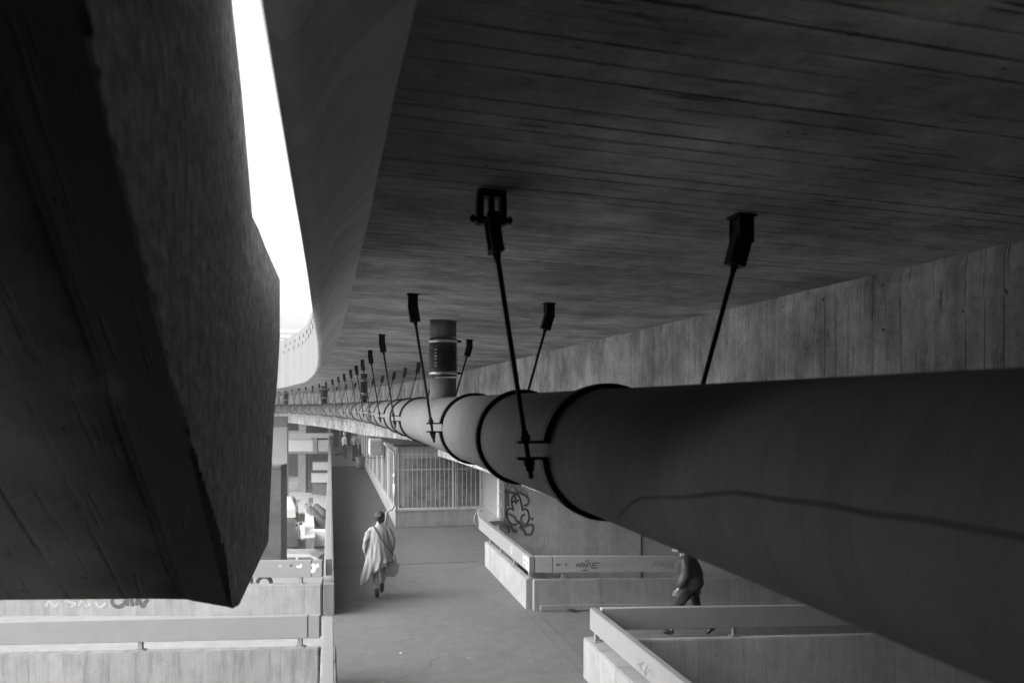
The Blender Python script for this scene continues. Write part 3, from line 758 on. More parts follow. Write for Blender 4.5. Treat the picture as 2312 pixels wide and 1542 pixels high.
# broken corner of bracket plate left on the soffit
p = onZ(900, 683, soffit_z(.4, 7.4) - .003)
bm = bmesh.new(); prism(bm, [onZ(887, 677, p.z), onZ(908, 678, p.z), onZ(908, 689, p.z)], (0, 0, .002)); 
tag(obj('wall_plate', bm, M['iron']), 'small black triangular plate fixed to the soffit left of the second hanger', 'plate')


# ------------------------------------------------------------------ walls and kiosk
def part(o): return wcopy(o)
def wbox(nm, x0, x1, y0, y1, z0, z1, mat, parent=None, bevel=0.0):
    b = bmesh.new(); box(b, x0, x1, y0, y1, z0, z1, bevel=bevel); o = obj(nm, b, mat, parent)
    if parent is not None: wcopy(o)
    return o
def stroke(bm, pts, wd, nrm, off=0.004):
    """flat painted line of width wd on a wall with outward normal nrm"""
    P = [Vector(p) + nrm * off for p in catmull([tuple(p) for p in pts], 0.02)] if len(pts) > 2 else [Vector(p) + nrm * off for p in pts]
    prev = None
    for i, p in enumerate(P):
        d = (P[min(i + 1, len(P) - 1)] - P[max(i - 1, 0)]).normalized(); sd_ = d.cross(nrm).normalized() * wd / 2
        cur = (bm.verts.new(p + sd_), bm.verts.new(p - sd_))
        if prev: bm.faces.new((prev[0], cur[0], cur[1], prev[1]))
        prev = cur
def marks(name, parent, lines, plane, nrm, wd, mat):
    b = bmesh.new()
    for i, ln in enumerate(lines): stroke(b, [plane(*q) for q in ln], wd, nrm, 0.004 + 0.0004 * i)
    o = link(name, mesh_of(b, name, False), mat, parent); wcopy(o); return o
def patch(name, parent, pts, plane, nrm, mat, off=0.003):
    b = bmesh.new(); b.faces.new([b.verts.new(plane(*q) + nrm * off) for q in pts])
    o = link(name, mesh_of(b, name, False), mat, parent); wcopy(o); return o

GY = 22.0
gx0 = onY(1127, 1100, GY).x; gxj = onY(1450, 1240, GY).x
GW = thing('graffiti_wall', 'pale concrete wall behind the right parapet carrying large black spray paint graffiti', 'wall', ((gx0 + gxj) / 2, GY + .15, STREET))
bpy.context.view_layer.update()
wbox('wall_face', gx0, gxj - .045, GY, GY + .3, STREET, -1.70, M['wall'], GW)
wbox('side_return', gx0, gx0 + .25, GY + .301, 24.6, STREET, -1.70, plain('return_render', .17, var=.12, scale=3), GW)
px1 = onY(1139, 1100, GY - .05).x
wbox('pilaster', gx0 - .01, px1, GY - .05, GY - .002, STREET, -1.70, plain('pilaster_paint', .38, var=.1, scale=4), GW)
NF = Vector((0, -1, 0))
pp = lambda x, y: onY(x, y, GY - .05)
patch('poster_scrap', GW, [(1124, 1140), (1129, 1136), (1132, 1127), (1133, 1140), (1132, 1146), (1127, 1146)], pp, NF, M['white'])
patch('poster_scrap', GW, [(1126, 1157), (1131, 1156), (1132, 1168), (1129, 1173), (1126, 1171)], pp, NF, M['white'])
patch('poster_scrap', GW, [(1126, 1104), (1134, 1109), (1134, 1113), (1126, 1107)], pp, NF, M['white'])
def z4(x, y): return (1060 + x / 10.28, 1080 + y / 10.28)
gp = lambda x, y: onY(*z4(x, y), GY)
thick = [
 [(1015, 745), (1010, 680), (985, 600), (980, 500), (1000, 420), (1050, 370), (1100, 365), (1150, 410), (1185, 500), (1205, 600), (1225, 680), (1235, 745)],
 [(1030, 735), (980, 700), (920, 700), (880, 740), (868, 820), (885, 920), (920, 1000), (985, 1060), (1060, 1070), (1110, 1040), (1135, 985), (1170, 1050), (1230, 1110), (1300, 1080), (1360, 1000), (1380, 900), (1370, 790), (1330, 720), (1280, 705), (1220, 740)],
 [(1055, 395), (1065, 480), (1085, 590)], [(975, 560), (1010, 535), (1080, 520), (1150, 510)],
]
marks('spray_outline', GW, thick, gp, NF, .056, M['paint_mark'])
thin = [
 [(910, 110), (885, 175)], [(1000, 140), (945, 225)], [(1000, 140), (1045, 240), (1095, 140)], [(1160, 150), (1190, 165), (1070, 265), (1150, 270), (1235, 325)],
 [(1170, 225), (1260, 270), (1320, 330), (1360, 390)], [(1240, 165), (1310, 220)], [(855, 240), (910, 245), (970, 280)], [(860, 275), (900, 285), (940, 305)],
]
marks('spray_letters', GW, thin, gp, NF, .026, M['pen_mark'])
faded = [
 [(820, 285), (900, 310), (1000, 330), (1150, 330), (1290, 390), (1370, 470), (1370, 560), (1320, 620), (1250, 630)],
 [(900, 820), (980, 850), (1060, 920), (1090, 1000)], [(1290, 830), (1220, 870), (1195, 960), (1230, 1040), (1290, 1060)],
 [(1380, 900), (1430, 935), (1490, 930)], [(1150, 1130), (1220, 1160), (1280, 1230), (1320, 1330)], [(1250, 1130), (1340, 1090), (1450, 1070), (1480, 1150), (1450, 1260), (1390, 1310), (1340, 1290)],
 [(960, 1090), (990, 1170), (1050, 1230), (1110, 1210)], [(880, 330), (890, 500), (900, 640)], [(900, 1090), (915, 1250)],
]
marks('faded_spray', GW, faded, gp, NF, .075, M['grey_mark'])
W2 = wbox('concrete_wall', gxj + .03, 34, GY + .05, GY + .35, STREET, -1.70, M['wall'])
tag(W2, 'plain pale concrete wall right of the dark vertical joint, partly behind the pipe', 'wall')
bm = bmesh.new(); prism(bm, [(4.46, 24.46, -3.45), (gx0 - .012, 24.46, -3.45), (gx0 - .012, 21.6, -3.45), (3.98, 21.4, -3.45)], (0, 0, .12)); LG = obj('ledge', bm, M['parapet'])
tag(LG, 'low concrete ledge in the corner between the barred kiosk and the graffiti wall', 'ledge')

KX0, KY = 1.95, 24.55
K = thing('kiosk', 'barred kiosk of pale panels on a low concrete base, under the box beam', 'kiosk', (3.2, KY, FLOOR))
bpy.context.view_layer.update()
wbox('base_wall', KX0, gx0 - .012, KY, KY + .25, FLOOR, -3.40, M['parapet'], K, .01)
wbox('base_wall', KX0, KX0 + .25, KY + .251, 50.0, FLOOR, -3.40, M['parapet'], K, .01)
wbox('sill', KX0 - .03, gx0 - .013, KY - .03, KY + .28, -3.40, -3.35, M['bar'], K, .006)
wbox('sill', KX0 - .03, KX0 + .28, KY + .281, 50.0, -3.40, -3.35, M['kiosk'], K, .006)
TOPZ = -1.42
topz = lambda y: TOPZ - .027 * (y - 24.55)
wbox('head_panel', KX0 + .03, 3.44, KY + .05, KY + .15, -1.62, TOPZ, M['kiosk'], K)
wbox('back_panel', KX0 + .25, gx0 - .02, KY + .34, KY + .38, -3.35, -1.82, plain('milky_glass', .20, .5, var=.3, scale=2.2), K)
bm = bmesh.new(); prism(bm, [(KX0 + .12, KY + .4, -3.35), (KX0 + .12, 50, -3.35), (KX0 + .12, 50, topz(50)), (KX0 + .12, KY + .4, topz(KY))], (.06, 0, 0)); wcopy(obj('side_panel', bm, plain('dull_panel', .15, var=.15, scale=2), K))
bm = bmesh.new(); prism(bm, [(KX0 - .05, KY - .05, TOPZ + .002), (KX0 - .05, 50, topz(50) + .002), (KX0 - .05, 50, topz(50) + .06), (KX0 - .05, KY - .05, TOPZ + .06)], (1.45, 0, 0)); wcopy(obj('roof', bm, M['dark'], K))
b = bmesh.new()
xs = [KX0 + .10 + i * .1405 for i in range(19)]
for x in xs:
    if x > gx0 - .06: continue
    box(b, x - .008, x + .008, KY + .015, KY + .033, -3.35, TOPZ if x < 3.42 else -1.80)
o = obj('front_bars', b, M['bar'], K); wcopy(o)
for z in (-2.14, -1.66): wbox('cross_rail', KX0 + .05, gx0 - .05 if z < -1.8 else 3.43, KY + .034, KY + .05, z - .015, z + .015, M['bar'], K)
for x0, wd in ((KX0, .07), (3.70, .05), (3.80, .03), (gx0 - .075, .05)):
    wbox('mullion', x0, x0 + wd, KY + .0, KY + .075, -3.35, TOPZ if x0 < 3.4 else -1.80, M['bar'], K)
b = bmesh.new(); y = KY + .35; k = 0
while y < 49.9:
    box(b, KX0 + .04, KX0 + .07, y - .010, y + .010, -3.35, topz(y)); y += .30; k += 1
o = obj('side_bars', b, M['kiosk'], K); wcopy(o)
for i in range(8):
    y = KY + 3.2 + 3.3 * i; wbox('side_post', KX0 - .03, KX0 + .05, y - .06, y + .06, -3.35, topz(y), M['white'], K)
M['goods'] = plain('shelf_goods', .17, var=.3, scale=8); r_ = random.Random(3)
for row in range(9):
    for c in range(11):
        if r_.random() < .5:
            x = KX0 + .33 + c * .22; z = -3.28 + row * .16
            if x + .18 > gx0 - .05: continue
            b = bmesh.new(); box(b, x, x + r_.uniform(.1, .2), KY + .325, KY + .338, z, z + r_.uniform(.08, .15)); wcopy(obj('shelf_box', b, M['goods'], K))

b = bmesh.new()
cx = KX0 - .05; cy = KY - .05
polytube(b, [(cx - .30, cy, -1.30), (cx - .18, cy, -1.42), (cx, cy, -1.60), (cx + .01, cy, -1.75), (cx + .01, cy, -3.0), (cx + .01, cy, -3.20), (cx - .06, cy, -3.33), (cx - .22, cy, -3.40), (cx - .26, cy, -3.9)], .035, 10)
DP = obj('drainpipe', b, M['kiosk'], None, True)
tag(DP, 'thin drainpipe with pale collars running down the corner of the barred kiosk', 'pipe')
for z0, z1 in ((-2.95, -2.55), (-2.35, -2.25)):
    b = bmesh.new(); tube(b, (cx + .01, cy, z0), (cx + .01, cy, z1), .044, seg=14); wcopy(obj('collar', b, M['white'], DP, True))
AC = thing('wall_lantern', 'pale box unit on a bracket fixed high on the kiosk side wall', 'wall unit', (1.7, 30, -2.0)); bpy.context.view_layer.update()
wbox('housing', 1.42, 1.90, 29.8, 30.7, -2.05, -1.45, M['pale'], AC, .03)
wbox('grille', 1.46, 1.86, 29.77, 29.795, -1.98, -1.52, M['kiosk'], AC)
b = bmesh.new(); polytube(b, [(1.95, 29.7, -1.40), (1.95, 29.7, -2.12), (1.36, 29.7, -2.12), (1.36, 30.6, -2.12)], .015, 6); wcopy(obj('bracket', b, M['iron_grey'], AC))

b = bmesh.new(); c0 = at(1083, 1171, 20.4); hp = []
for k in range(13):
    t = rad(70 + 200 * k / 12); hp.append(c0 + Vector((math.cos(t) * .14, 0, math.sin(t) * .21)))
polytube(b, hp, .012, 8)
tag(obj('hose_loop', b, M['kiosk'], None, True), 'pale bent hoop of hose between kiosk base and the parapet end', 'hose')

# marks on the parapets --------------------------------------------------
def zh(x, y): return (1080 + x / 3.73, 1140 + y / 3.73)
hp_ = lambda x, y: onY(*zh(x, y), 14.37)
hope = [[(838, 482), (822, 524)], [(868, 482), (852, 524)], [(832, 506), (862, 500)], [(880, 488), (872, 510), (888, 516), (896, 496), (884, 488)], [(898, 470), (930, 465)],
        [(918, 484), (905, 528)], [(918, 484), (942, 484), (936, 504), (914, 508)], [(965, 486), (952, 528)], [(965, 486), (1020, 486)], [(960, 506), (995, 504)], [(952, 528), (1005, 526)], [(876, 550), (924, 543)]]
marks('handwriting', PW['ramp_rf'], hope, hp_, NF, .016, M['pen_mark'])
marks('handwriting', PW['ramp_rf'], [[(655, 496), (675, 506), (690, 496)], [(738, 490), (742, 506)]], hp_, NF, .026, M['pen_mark'])
pale = [[(1070, 480), (1085, 530), (1100, 482)], [(1115, 480), (1110, 522)], [(1150, 484), (1125, 490), (1145, 510), (1120, 526)], [(1175, 484), (1158, 505), (1172, 524), (1188, 505), (1175, 484)], [(1195, 460), (1205, 520), (1235, 520)], [(1140, 535), (1155, 552), (1150, 536)],
        [(568, 490), (568, 522), (605, 522)], [(575, 504), (605, 502)], [(610, 490), (575, 492)], [(700, 505), (706, 490), (716, 505)], [(552, 452), (558, 466)], [(740, 455), (742, 468)]]
marks('pale_tag', PW['ramp_rf'], pale, hp_, NF, .012, M['pale_mark'])
et = [[(1450, 530), (1490, 480), (1530, 482), (1500, 520)], [(1540, 480), (1520, 530)], [(1570, 478), (1545, 505), (1575, 530)], [(1600, 480), (1590, 528), (1640, 520)], [(1660, 478), (1620, 500), (1655, 525)]]
marks('faint_tag', PW['ramp_rf'], et, hp_, NF, .010, plain('faint_pen', .22))
NX = Vector((-1, 0, 0))
rx = lambda x, y: onX(x, y, 3.66 - .05)
patch('poster_scrap', PW['right_far'], [(1181, 1252), (1186, 1256), (1191, 1258), (1195, 1266), (1194, 1292), (1190, 1284), (1182, 1276)], rx, NX, plain('poster_paper', .42, .9, var=.25, scale=9))
patch('poster_scrap', PW['right_far'], [(1153, 1231), (1157, 1234), (1157, 1252), (1153, 1248)], rx, NX, M['pale_mark'])
marks('faint_tag', PW['right_far'], [[(1183, 1260), (1186, 1266)], [(1189, 1264), (1192, 1274)], [(1184, 1272), (1187, 1280)]], rx, NX, .035, M['grey_mark'])
rn = lambda x, y: onX(x, y, 3.60 - .045)
marks('faint_tag', PW['right_near'], [[(1440, 1486), (1444, 1500), (1450, 1512)], [(1438, 1500), (1456, 1494)], [(1452, 1492), (1447, 1508), (1460, 1520)], [(1462, 1500), (1456, 1524), (1470, 1510), (1474, 1530)]], rn, NX, .009, plain('faint_pen_b', .16))
LN = Vector((LDF.y, -LDF.x, 0)); LN = LN if LN.y < 0 else -LN
def onP(px, py, p0, n): r = ray(px, py); return r * (Vector(p0).dot(n) / r.dot(n))
pf = Vector((-.125, 14.93, 0)) + LN * .05; pw_ = Vector((-.125, 14.93, 0)) + LN * .1
lf = lambda x, y: onP(x, y, pf, LN); lw = lambda x, y: onP(x, y, pw_, LN)
patch('poster_scrap', PW['ramp_lf'], [(702, 1274), (708, 1271), (712, 1274), (720, 1271), (721, 1279), (714, 1282), (712, 1290), (704, 1294), (701, 1288), (705, 1282)], lf, LN, M['white'])
patch('poster_scrap', PW['ramp_lf'], [(668, 1277), (675, 1276), (681, 1272), (682, 1280), (677, 1282), (669, 1280)], lf, LN, M['white'])
patch('poster_scrap', PW['ramp_lf'], [(654, 1274), (660, 1273), (661, 1278), (655, 1279)], lf, LN, M['grey_mark'])
patch('poster_scrap', PW['ramp_lf'], [(628, 1275), (635, 1274), (637, 1279), (630, 1281)], lf, LN, M['pale_mark'])
sp = [[(252, 1353), (256, 1364), (266, 1369), (278, 1365), (283, 1354)], [(288, 1352), (288, 1367)], [(297, 1352), (300, 1368)], [(308, 1366), (312, 1352), (322, 1368), (328, 1360), (334, 1352)], [(282, 1345), (290, 1352)], [(262, 1340), (252, 1352)]]
marks('spray_letters', PW['ramp_lf'], sp, lw, LN, .075, M['grey_mark'])
marks('pale_tag', PW['ramp_lf'], [[(104, 1368), (112, 1356), (122, 1368), (134, 1358)], [(146, 1355), (170, 1362), (160, 1370)], [(176, 1368), (186, 1356), (196, 1368), (206, 1360)], [(216, 1358), (226, 1370), (240, 1360)]], lw, LN, .05, M['pale_mark'])

# ------------------------------------------------------------------ the far end of the walkway and the street on the left
FB = thing('far_building', 'dark shopfront with pale piers closing the far end of the walkway', 'building', (3, 68.5, FLOOR)); bpy.context.view_layer.update()
wbox('facade', -1.5, 14, 68.5, 70.5, FLOOR - 3.8, .2, M['dark'], FB)
for x0, x1 in ((-.2, .06), (.75, .9), (1.75, 2.2), (2.9, 3.6)): wbox('pier', x0, x1, 68.3, 68.49, FLOOR + .002, -.2, M['kiosk'], FB)
for x in (.2, 1.05): wbox('door_leaf', x, x + .5, 68.4, 68.48, FLOOR + .02, FLOOR + 2.2, M['trouser_dark'], FB)
wbox('lintel', -.2, 3.6, 68.28, 68.299, -1.35, -.2, M['iron_grey'], FB)
wbox('wing', 2.21, 9.0, 60.0, 68.25, FLOOR - 3.8, .0, M['kiosk'], FB)
LP_ = thing('handrail_post', 'thin pale upright post behind the standing pair, at the kiosk end', 'post', tuple(at(827, 1030, 49.5))); bpy.context.view_layer.update()
b = bmesh.new(); q0 = at(822, 1027, 49.5); polytube(b, [q0, at(825, 1020, 49.5), at(826, 1005, 49.5), at(827, 984, 49.5)], .05, 8); wcopy(obj('upright', b, M['bar'], LP_, True))
b = bmesh.new(); tube(b, q0, q0 + Vector((0, 0, .03)), .12); wcopy(obj('foot_plate', b, M['iron_grey'], LP_))

VROT = Matrix.Rotation(-YAW, 4, 'Z')
def facing(name, label, cat, px, py, d, group=None, extra=0.0):
    T = thing(name, label, cat, tuple(at(px, py, d)), -YAW + extra, group); bpy.context.view_layer.update(); return T
def lbox(T, nm, x0, x1, y0, y1, z0, z1, mat, bevel=0.0):
    b = bmesh.new(); box(b, x0, x1, y0, y1, z0, z1, bevel=bevel); return obj(nm, b, mat, T)
def zz(py, d): return (HY - py) / F * d
def xx(px, d): return (px - CX) / F * d
def scr(T, nm, px0, px1, py0, py1, d, depth, mat, bevel=0.0):      # a block given by the edges of its front face at distance d
    o = T.location; ox = xx(0, 1)
    inv = (Matrix.Translation(T.location) @ Matrix.Rotation(T.rotation_euler.z, 4, 'Z')).inverted()
    a = inv @ at(px0, py1, d); c = inv @ at(px1, py0, d)
    return lbox(T, nm, a.x, c.x, a.y, a.y + depth, a.z, c.z, mat, bevel)
PB = facing('footbridge', 'pale footbridge with a solid parapet crossing behind the glazed shaft', 'footbridge', 690, 1100, 66)
scr(PB, 'upper_rail', 500, 752, 978, 989, 66, .25, M['pale'])
scr(PB, 'parapet_panel', 500, 717, 993, 1019, 66.1, .3, M['white'])
scr(PB, 'parapet_panel', 718, 752, 993, 1019, 66.0, .3, M['pale'])
scr(PB, 'buttress', 706, 716, 990, 1022, 65.9, .18, M['parapet'])
scr(PB, 'deck_slab', 500, 752, 1019.5, 1024, 66.2, 5.0, M['parapet'])
for x0, x1 in ((673, 690), (590, 606)): scr(PB, 'pier', x0, x1, 1024.5, 1113, 66.4, .7, M['parapet'])
b_ = PB
ST = facing('outdoor_steps', 'flight of grey steps between the footbridge pier and pale blocks', 'steps', 700, 1110, 69)
for i in range(9): scr(ST, 'step', 688, 716, 1100 - i * 4, 1110 - 0, 68 + i * .5, .5, M['roofing'])
for i, (a, b2, c, e, lab) in enumerate(((706, 752, 1043, 1061, 'upper pale wall block right of the grey steps'), (703, 752, 1067, 1089, 'lower, brighter wall block right of the grey steps'))):
    T = facing('wall_block', lab, 'wall', 725, 1100, 64 - i * 3); scr(T, 'block', a, b2, c, e, 64 - i * 3, .6, M['pale']); scr(T, 'coping', a - 1, b2, c - 2, c - .2, 63.9 - i * 3, .8, M['iron_grey']); scr(T, 'foot', a + 2, b2, e + .2, 1112 + i * 4, 64.2 - i * 3, .5, M['roofing'])
SB = facing('street_building', 'pale building with dark shop openings beyond the footbridge', 'building', 690, 1090, 78)
scr(SB, 'facade', 430, 756, 830, 1075, 80, 6, M['pale'])
scr(SB, 'shop_opening', 691, 734, 961, 985, 79.8, .15, M['dark']); scr(SB, 'shop_opening', 600, 672, 955, 972, 79.8, .15, M['iron_grey'])
scr(SB, 'sign_panel', 676, 690, 957, 978, 79.7, .1, M['white']); scr(SB, 'shop_opening', 600, 690, 1020, 1074, 79.8, .15, M['iron_grey']); scr(SB, 'shop_opening', 691, 712, 1020, 1074, 79.75, .2, M['dark'])
scr(SB, 'sign_mark', 683, 686, 961, 963, 79.6, .05, M['iron_grey']); scr(SB, 'sign_mark', 680, 684, 972, 973.5, 79.6, .05, M['iron_grey'])
PR_ = facing('concrete_pier', 'broad grey concrete pier left of the footbridge, under the curved deck', 'pier', 628, 1080, 52)
scr(PR_, 'shaft', 566, 648, 964, 1175, 52, .35, plain('pier_render', .24, var=.08, scale=1)); scr(PR_, 'cap', 562, 647, 940, 963, 52.02, .3, M['roofing'])
SH = facing('glazed_panel', 'tall mottled glass panel with a thick dark side frame, standing behind the left parapet', 'panel', 620, 1260, 24)
inv = SH.matrix_world.inverted()
def shx(px, d=24): return (inv @ at(px, 1100, d)).x
zt_ = zz(1050, 24) - SH.location.z; zb_ = zz(1287, 24) - SH.location.z
lbox(SH, 'side_frame', shx(634), shx(635.5), 0, .58, zb_, zt_, M['iron'])
lbox(SH, 'top_frame', shx(546.2), shx(633.8), .0, .56, zt_ - .10, zt_, M['roofing'], .01)
lbox(SH, 'bottom_frame', shx(546.2), shx(633.8), .0, .50, zb_, zb_ + .10, M['roofing'], .01)
lbox(SH, 'pane', shx(546.2), shx(633.8), .05, .08, zb_ + .11, zt_ - .11, plain('mottled_glass', .10, .35, var=.5, scale=1.2, spec=.5))
lbox(SH, 'back_board', shx(546.2), shx(633.8), .45, .48, zb_ + .11, zt_ - .11, M['roofing'])
for p_ in (548, 560): lbox(SH, 'leg', shx(p_), shx(p_ + 4), .2, .32, STREET - SH.location.z, zb_ - .002, M['iron_grey'])
KW = facing('kerb_wall', 'low grey kerb wall running along the street beside the tarpaulin rolls', 'wall', 690, 1200, 46)
bm = bmesh.new()
a0, a1 = onZ(690, 1250, STREET), onZ(690, 1163, STREET)
e_ = Vector((.42, .1, 0)); prism(bm, [a0, a1, a1 + e_, a0 + e_], (0, 0, .75)); o = obj('kerb_body', bm, M['parapet'], KW); wcopy(o)
bm = bmesh.new(); prism(bm, [p + Vector((0, 0, .752)) - e_ * .1 for p in (a0, a1)] + [p + e_ * 1.1 + Vector((0, 0, .752)) for p in (a1, a0)], (0, 0, .06)); o = obj('coping', bm, M['pale'], KW); wcopy(o)
TR = facing('tarpaulin_roll', 'dark sagging tarpaulin roll leaning down behind the white cabinet', 'tarpaulin', 715, 1190, 47)
bm = bmesh.new(); polytube(bm, [at(700, 1150, 49), at(712, 1166, 48), at(728, 1188, 47), at(744, 1206, 46)], [.25, .34, .40, .36], 14); wcopy(obj('roll', bm, M['tarp'], TR, True))
bm = bmesh.new(); polytube(bm, [at(714, 1143, 51), at(728, 1158, 50), at(744, 1180, 49)], [.2, .3, .3], 14); wcopy(obj('roll', bm, M['tarp'], TR, True))
bm = bmesh.new(); prism(bm, [onZ(699, 1205, STREET), onZ(748, 1205, STREET), onZ(748, 1185, STREET), onZ(699, 1185, STREET)], (0, 0, .35)); wcopy(obj('support', bm, M['roofing'], TR))
SGN = facing('street_sign', 'small square grey street sign on a thin post above the tarpaulin rolls', 'sign', 701, 1160, 47.5)
scr(SGN, 'plate', 696.5, 706.5, 1123, 1135, 47.5, .03, M['roofing']); scr(SGN, 'sign_post', 700.7, 702, 1135.2, 1195, 47.5, .03, M['iron_grey'])
CB = facing('white_cabinet', 'plain white cabinet standing in the street against the walkway', 'cabinet', 716, 1235, 41.5)
scr(CB, 'body', 694, 752, 1199, 1233, 41.5, .8, M['white'], .02); scr(CB, 'plinth', 709, 752, 1233.4, 1250, 41.6, .7, M['iron_grey'])

def car(label, px, d, rz, paint, L=4.2, W=1.72, H=1.45):
    c = at(px, 1000, d); T = thing('parked_car', label, 'car', (c.x, c.y, STREET), rz, 'cars parked in the street below')
    def prof(P, y0, y1, y0t, y1t):
        b = bmesh.new(); n = len(P)
        zt = max(p[1] for p in P); zb = min(p[1] for p in P)
        f = lambda z: (z - zb) / max(1e-6, zt - zb)
        A = [b.verts.new((x, y0 + (y0t - y0) * f(z), z)) for x, z in P]; B = [b.verts.new((x, y1 + (y1t - y1) * f(z), z)) for x, z in P]
        b.faces.new(A); b.faces.new(B[::-1])
        for i in range(n): j = (i + 1) % n; b.faces.new((A[i], B[i], B[j], A[j]))
        bmesh.ops.recalc_face_normals(b, faces=b.faces)
        return b
    h = L / 2
    def arch(xc, r=.36, n=8): return [(xc + math.cos(math.pi * (1 - k / n)) * r, .30 + math.sin(math.pi * (1 - k / n)) * r) for k in range(n + 1)]
    bodyp = [(-h, .32)] + arch(-h + .75) + arch(h - .8) + [(h, .32), (h + .02, .55), (h - .12, .78), (h - .95, .93), (-h + .25, .98), (-h + .02, .85)]
    b = prof(bodyp, -W / 2, W / 2, -W / 2 + .05, W / 2 - .05); bmesh.ops.bevel(b, geom=[e for e in b.edges if abs(e.verts[0].co.y - e.verts[1].co.y) < .01], offset=.03, segments=2, affect='EDGES')
    obj('body', b, paint, T)
    cab = [(-h + .22, .96), (-h + .55, 1.34), (-h + .95, H), (h - 1.75, H - .01), (h - 1.35, 1.30), (h - .85, .92)]
    b = prof(cab, -W / 2 + .06, W / 2 - .06, -W / 2 + .26, W / 2 - .26); bmesh.ops.bevel(b, geom=[e for e in b.edges if min(e.verts[0].co.z, e.verts[1].co.z) > 1.2], offset=.04, segments=2, affect='EDGES')
    obj('cabin', b, paint, T)
    for sgn in (-1, 1):
        for x0, x1, x2, x3 in ((-h + .5, -h + .72, h - 2.25, h - 2.2), (h - 2.1, h - 2.15, h - 1.62, h - 1.15)):
            b = bmesh.new(); k = lambda z: sgn * (W / 2 - .06 - .20 * (z - .96) / (H - .96) + .008)
            vs = [b.verts.new((x, k(z), z)) for x, z in ((x0, 1.02), (x1, H - .12), (x2, H - .12), (x3, 1.02))]
            b.faces.new(vs); link('side_window', mesh_of(b, 'w', False), M['car_dark'], T)
        for xc in (-h + .75, h - .8):
            b = bmesh.new(); y = sgn * (W / 2 - .10); tube(b, (xc, y - .10, .31), (xc, y + .10, .31), .31, seg=28); bmesh.ops.bevel(b, geom=b.edges[:], offset=.015, segments=1, affect='EDGES')
            wh = obj('wheel', b, M['tyre'], T)
            b = bmesh.new(); yy = sgn * (W / 2 + .005)
            tube(b, (xc, yy - .01 * sgn, .31), (xc, yy + .004 * sgn, .31), .20, seg=24)
            for q in range(11):
                a = 2 * math.pi * q / 11; mt = Matrix.Translation((xc, yy + .012 * sgn, .31)) @ Matrix.Rotation(a, 4, 'Y')
                box(b, .05, .195, -.008, .008, -.016, .016, mt)
            obj('rim', b, M['steel'], wh)
    b = bmesh.new(); vs = [b.verts.new(p) for p in ((h - 1.33, -W / 2 + .28, 1.31), (h - .86, -W / 2 + .14, .96), (h - .86, W / 2 - .14, .96), (h - 1.33, W / 2 - .28, 1.31))]
    for v in vs: v.co.x += .02; v.co.z += .015
    b.faces.new(vs); link('windscreen', mesh_of(b, 'w', False), M['car_dark'], T)
    for sgn in (-1, 1):
        b = bmesh.new(); box(b, h - 1.25, h - 1.10, sgn * (W / 2 + .05) - .09, sgn * (W / 2 + .05) + .09, .96, 1.08, bevel=.02); obj('mirror', b, paint, T)
        b = bmesh.new(); box(b, h - .10, h + .01, sgn * (W / 2 - .28) - .16, sgn * (W / 2 - .28) + .16, .60, .72, bevel=.02); obj('headlight', b, M['glass'], T)
    return T
car('silver car seen side on just behind the left ramp parapet', 685, 33.0, -YAW, M['car_silver'])
car('dark car parked in the middle of the three, half hidden by the shaft frame', 637, 42.0, rad(90), M['car_dark'])
car('white car with a dark mirror, farthest along the street beside the shaft frame', 640, 52.0, rad(90), M['car_white'])
V = facing('distant_viaduct', 'very pale distant viaduct edge with railings seen in the gap of sky', 'viaduct', 650, 790, 95)
scr(V, 'girder', 480, 740, 767, 777, 95, 5, M['white']); scr(V, 'rail', 480, 740, 757, 762, 95.2, .2, M['white']); scr(V, 'rail', 480, 740, 744, 750, 95.2, .2, M['white']); scr(V, 'underside', 480, 740, 777.5, 784, 95.5, 5, M['roofing'])
for i, p in enumerate((500, 730)): scr(V, 'pier', p, p + 12, 784.5, 1049, 97, .8, M['parapet'])
EW = wbox('back_light_blocker', -4.15, 16, -7.6, -7.0, STREET, 4.5, M['blocker_dark']); tag(EW, 'added unseen wall behind the camera, blocking light under the deck', 'wall')  # added out of view to stop light from behind

RW = wbox('side_wall_or_light_blocker', 13.7, 14.0, -6.98, 21.9, STREET, 2.2, M['blocker_dark']); tag(RW, 'added unseen wall far to the right, blocking light under the deck', 'wall')  # added out of view to stop light from the right
sw = wbox('light_blocker', -4.1, -3.8, -6.98, 6.2, STREET, .25, M['blocker_dark'], stair)  # added unseen wall, keeps left light off the near pipe and soffit
sw2 = wbox('light_blocker', -4.1, -3.8, -6.98, 1.0, .26, 5.0, M['blocker_dark'], stair)  # upper piece of the same added light blocker

# ------------------------------------------------------------------ people
def skin_mesh(name, V, E, R, sub=1, root=0):
    me = bpy.data.meshes.new(name); me.from_pydata([tuple(v) for v in V], E, [])
    o = bpy.data.objects.new('tmp_skin', me); COL.objects.link(o)
    m = o.modifiers.new('s', 'SKIN'); m.use_smooth_shade = True; m.branch_smoothing = 0.6
    for i, d in enumerate(me.skin_vertices[0].data):
        r = R[i]; d.radius = (r, r) if not isinstance(r, tuple) else r; d.use_root = (i == root)
    if sub: mm = o.modifiers.new('u', 'SUBSURF'); mm.levels = sub; mm.render_levels = sub
    dg = bpy.context.evaluated_depsgraph_get(); dg.update()
    out = bpy.data.meshes.new_from_object(o.evaluated_get(dg)); out.name = name
    bpy.data.objects.remove(o); bpy.data.meshes.remove(me)
    for p in out.polygons: p.use_smooth = True
    return out
def wrinkle(me, amp, sc, seed=0.0, stretch=(1, 1, .45)):
    for v in me.vertices:
        c = v.co; q = Vector((c.x * sc * stretch[0] + seed, c.y * sc * stretch[1], c.z * sc * stretch[2]))
        v.co = c + v.normal * (noise.noise(q) * amp + noise.noise(q * 2.3) * amp * .5)
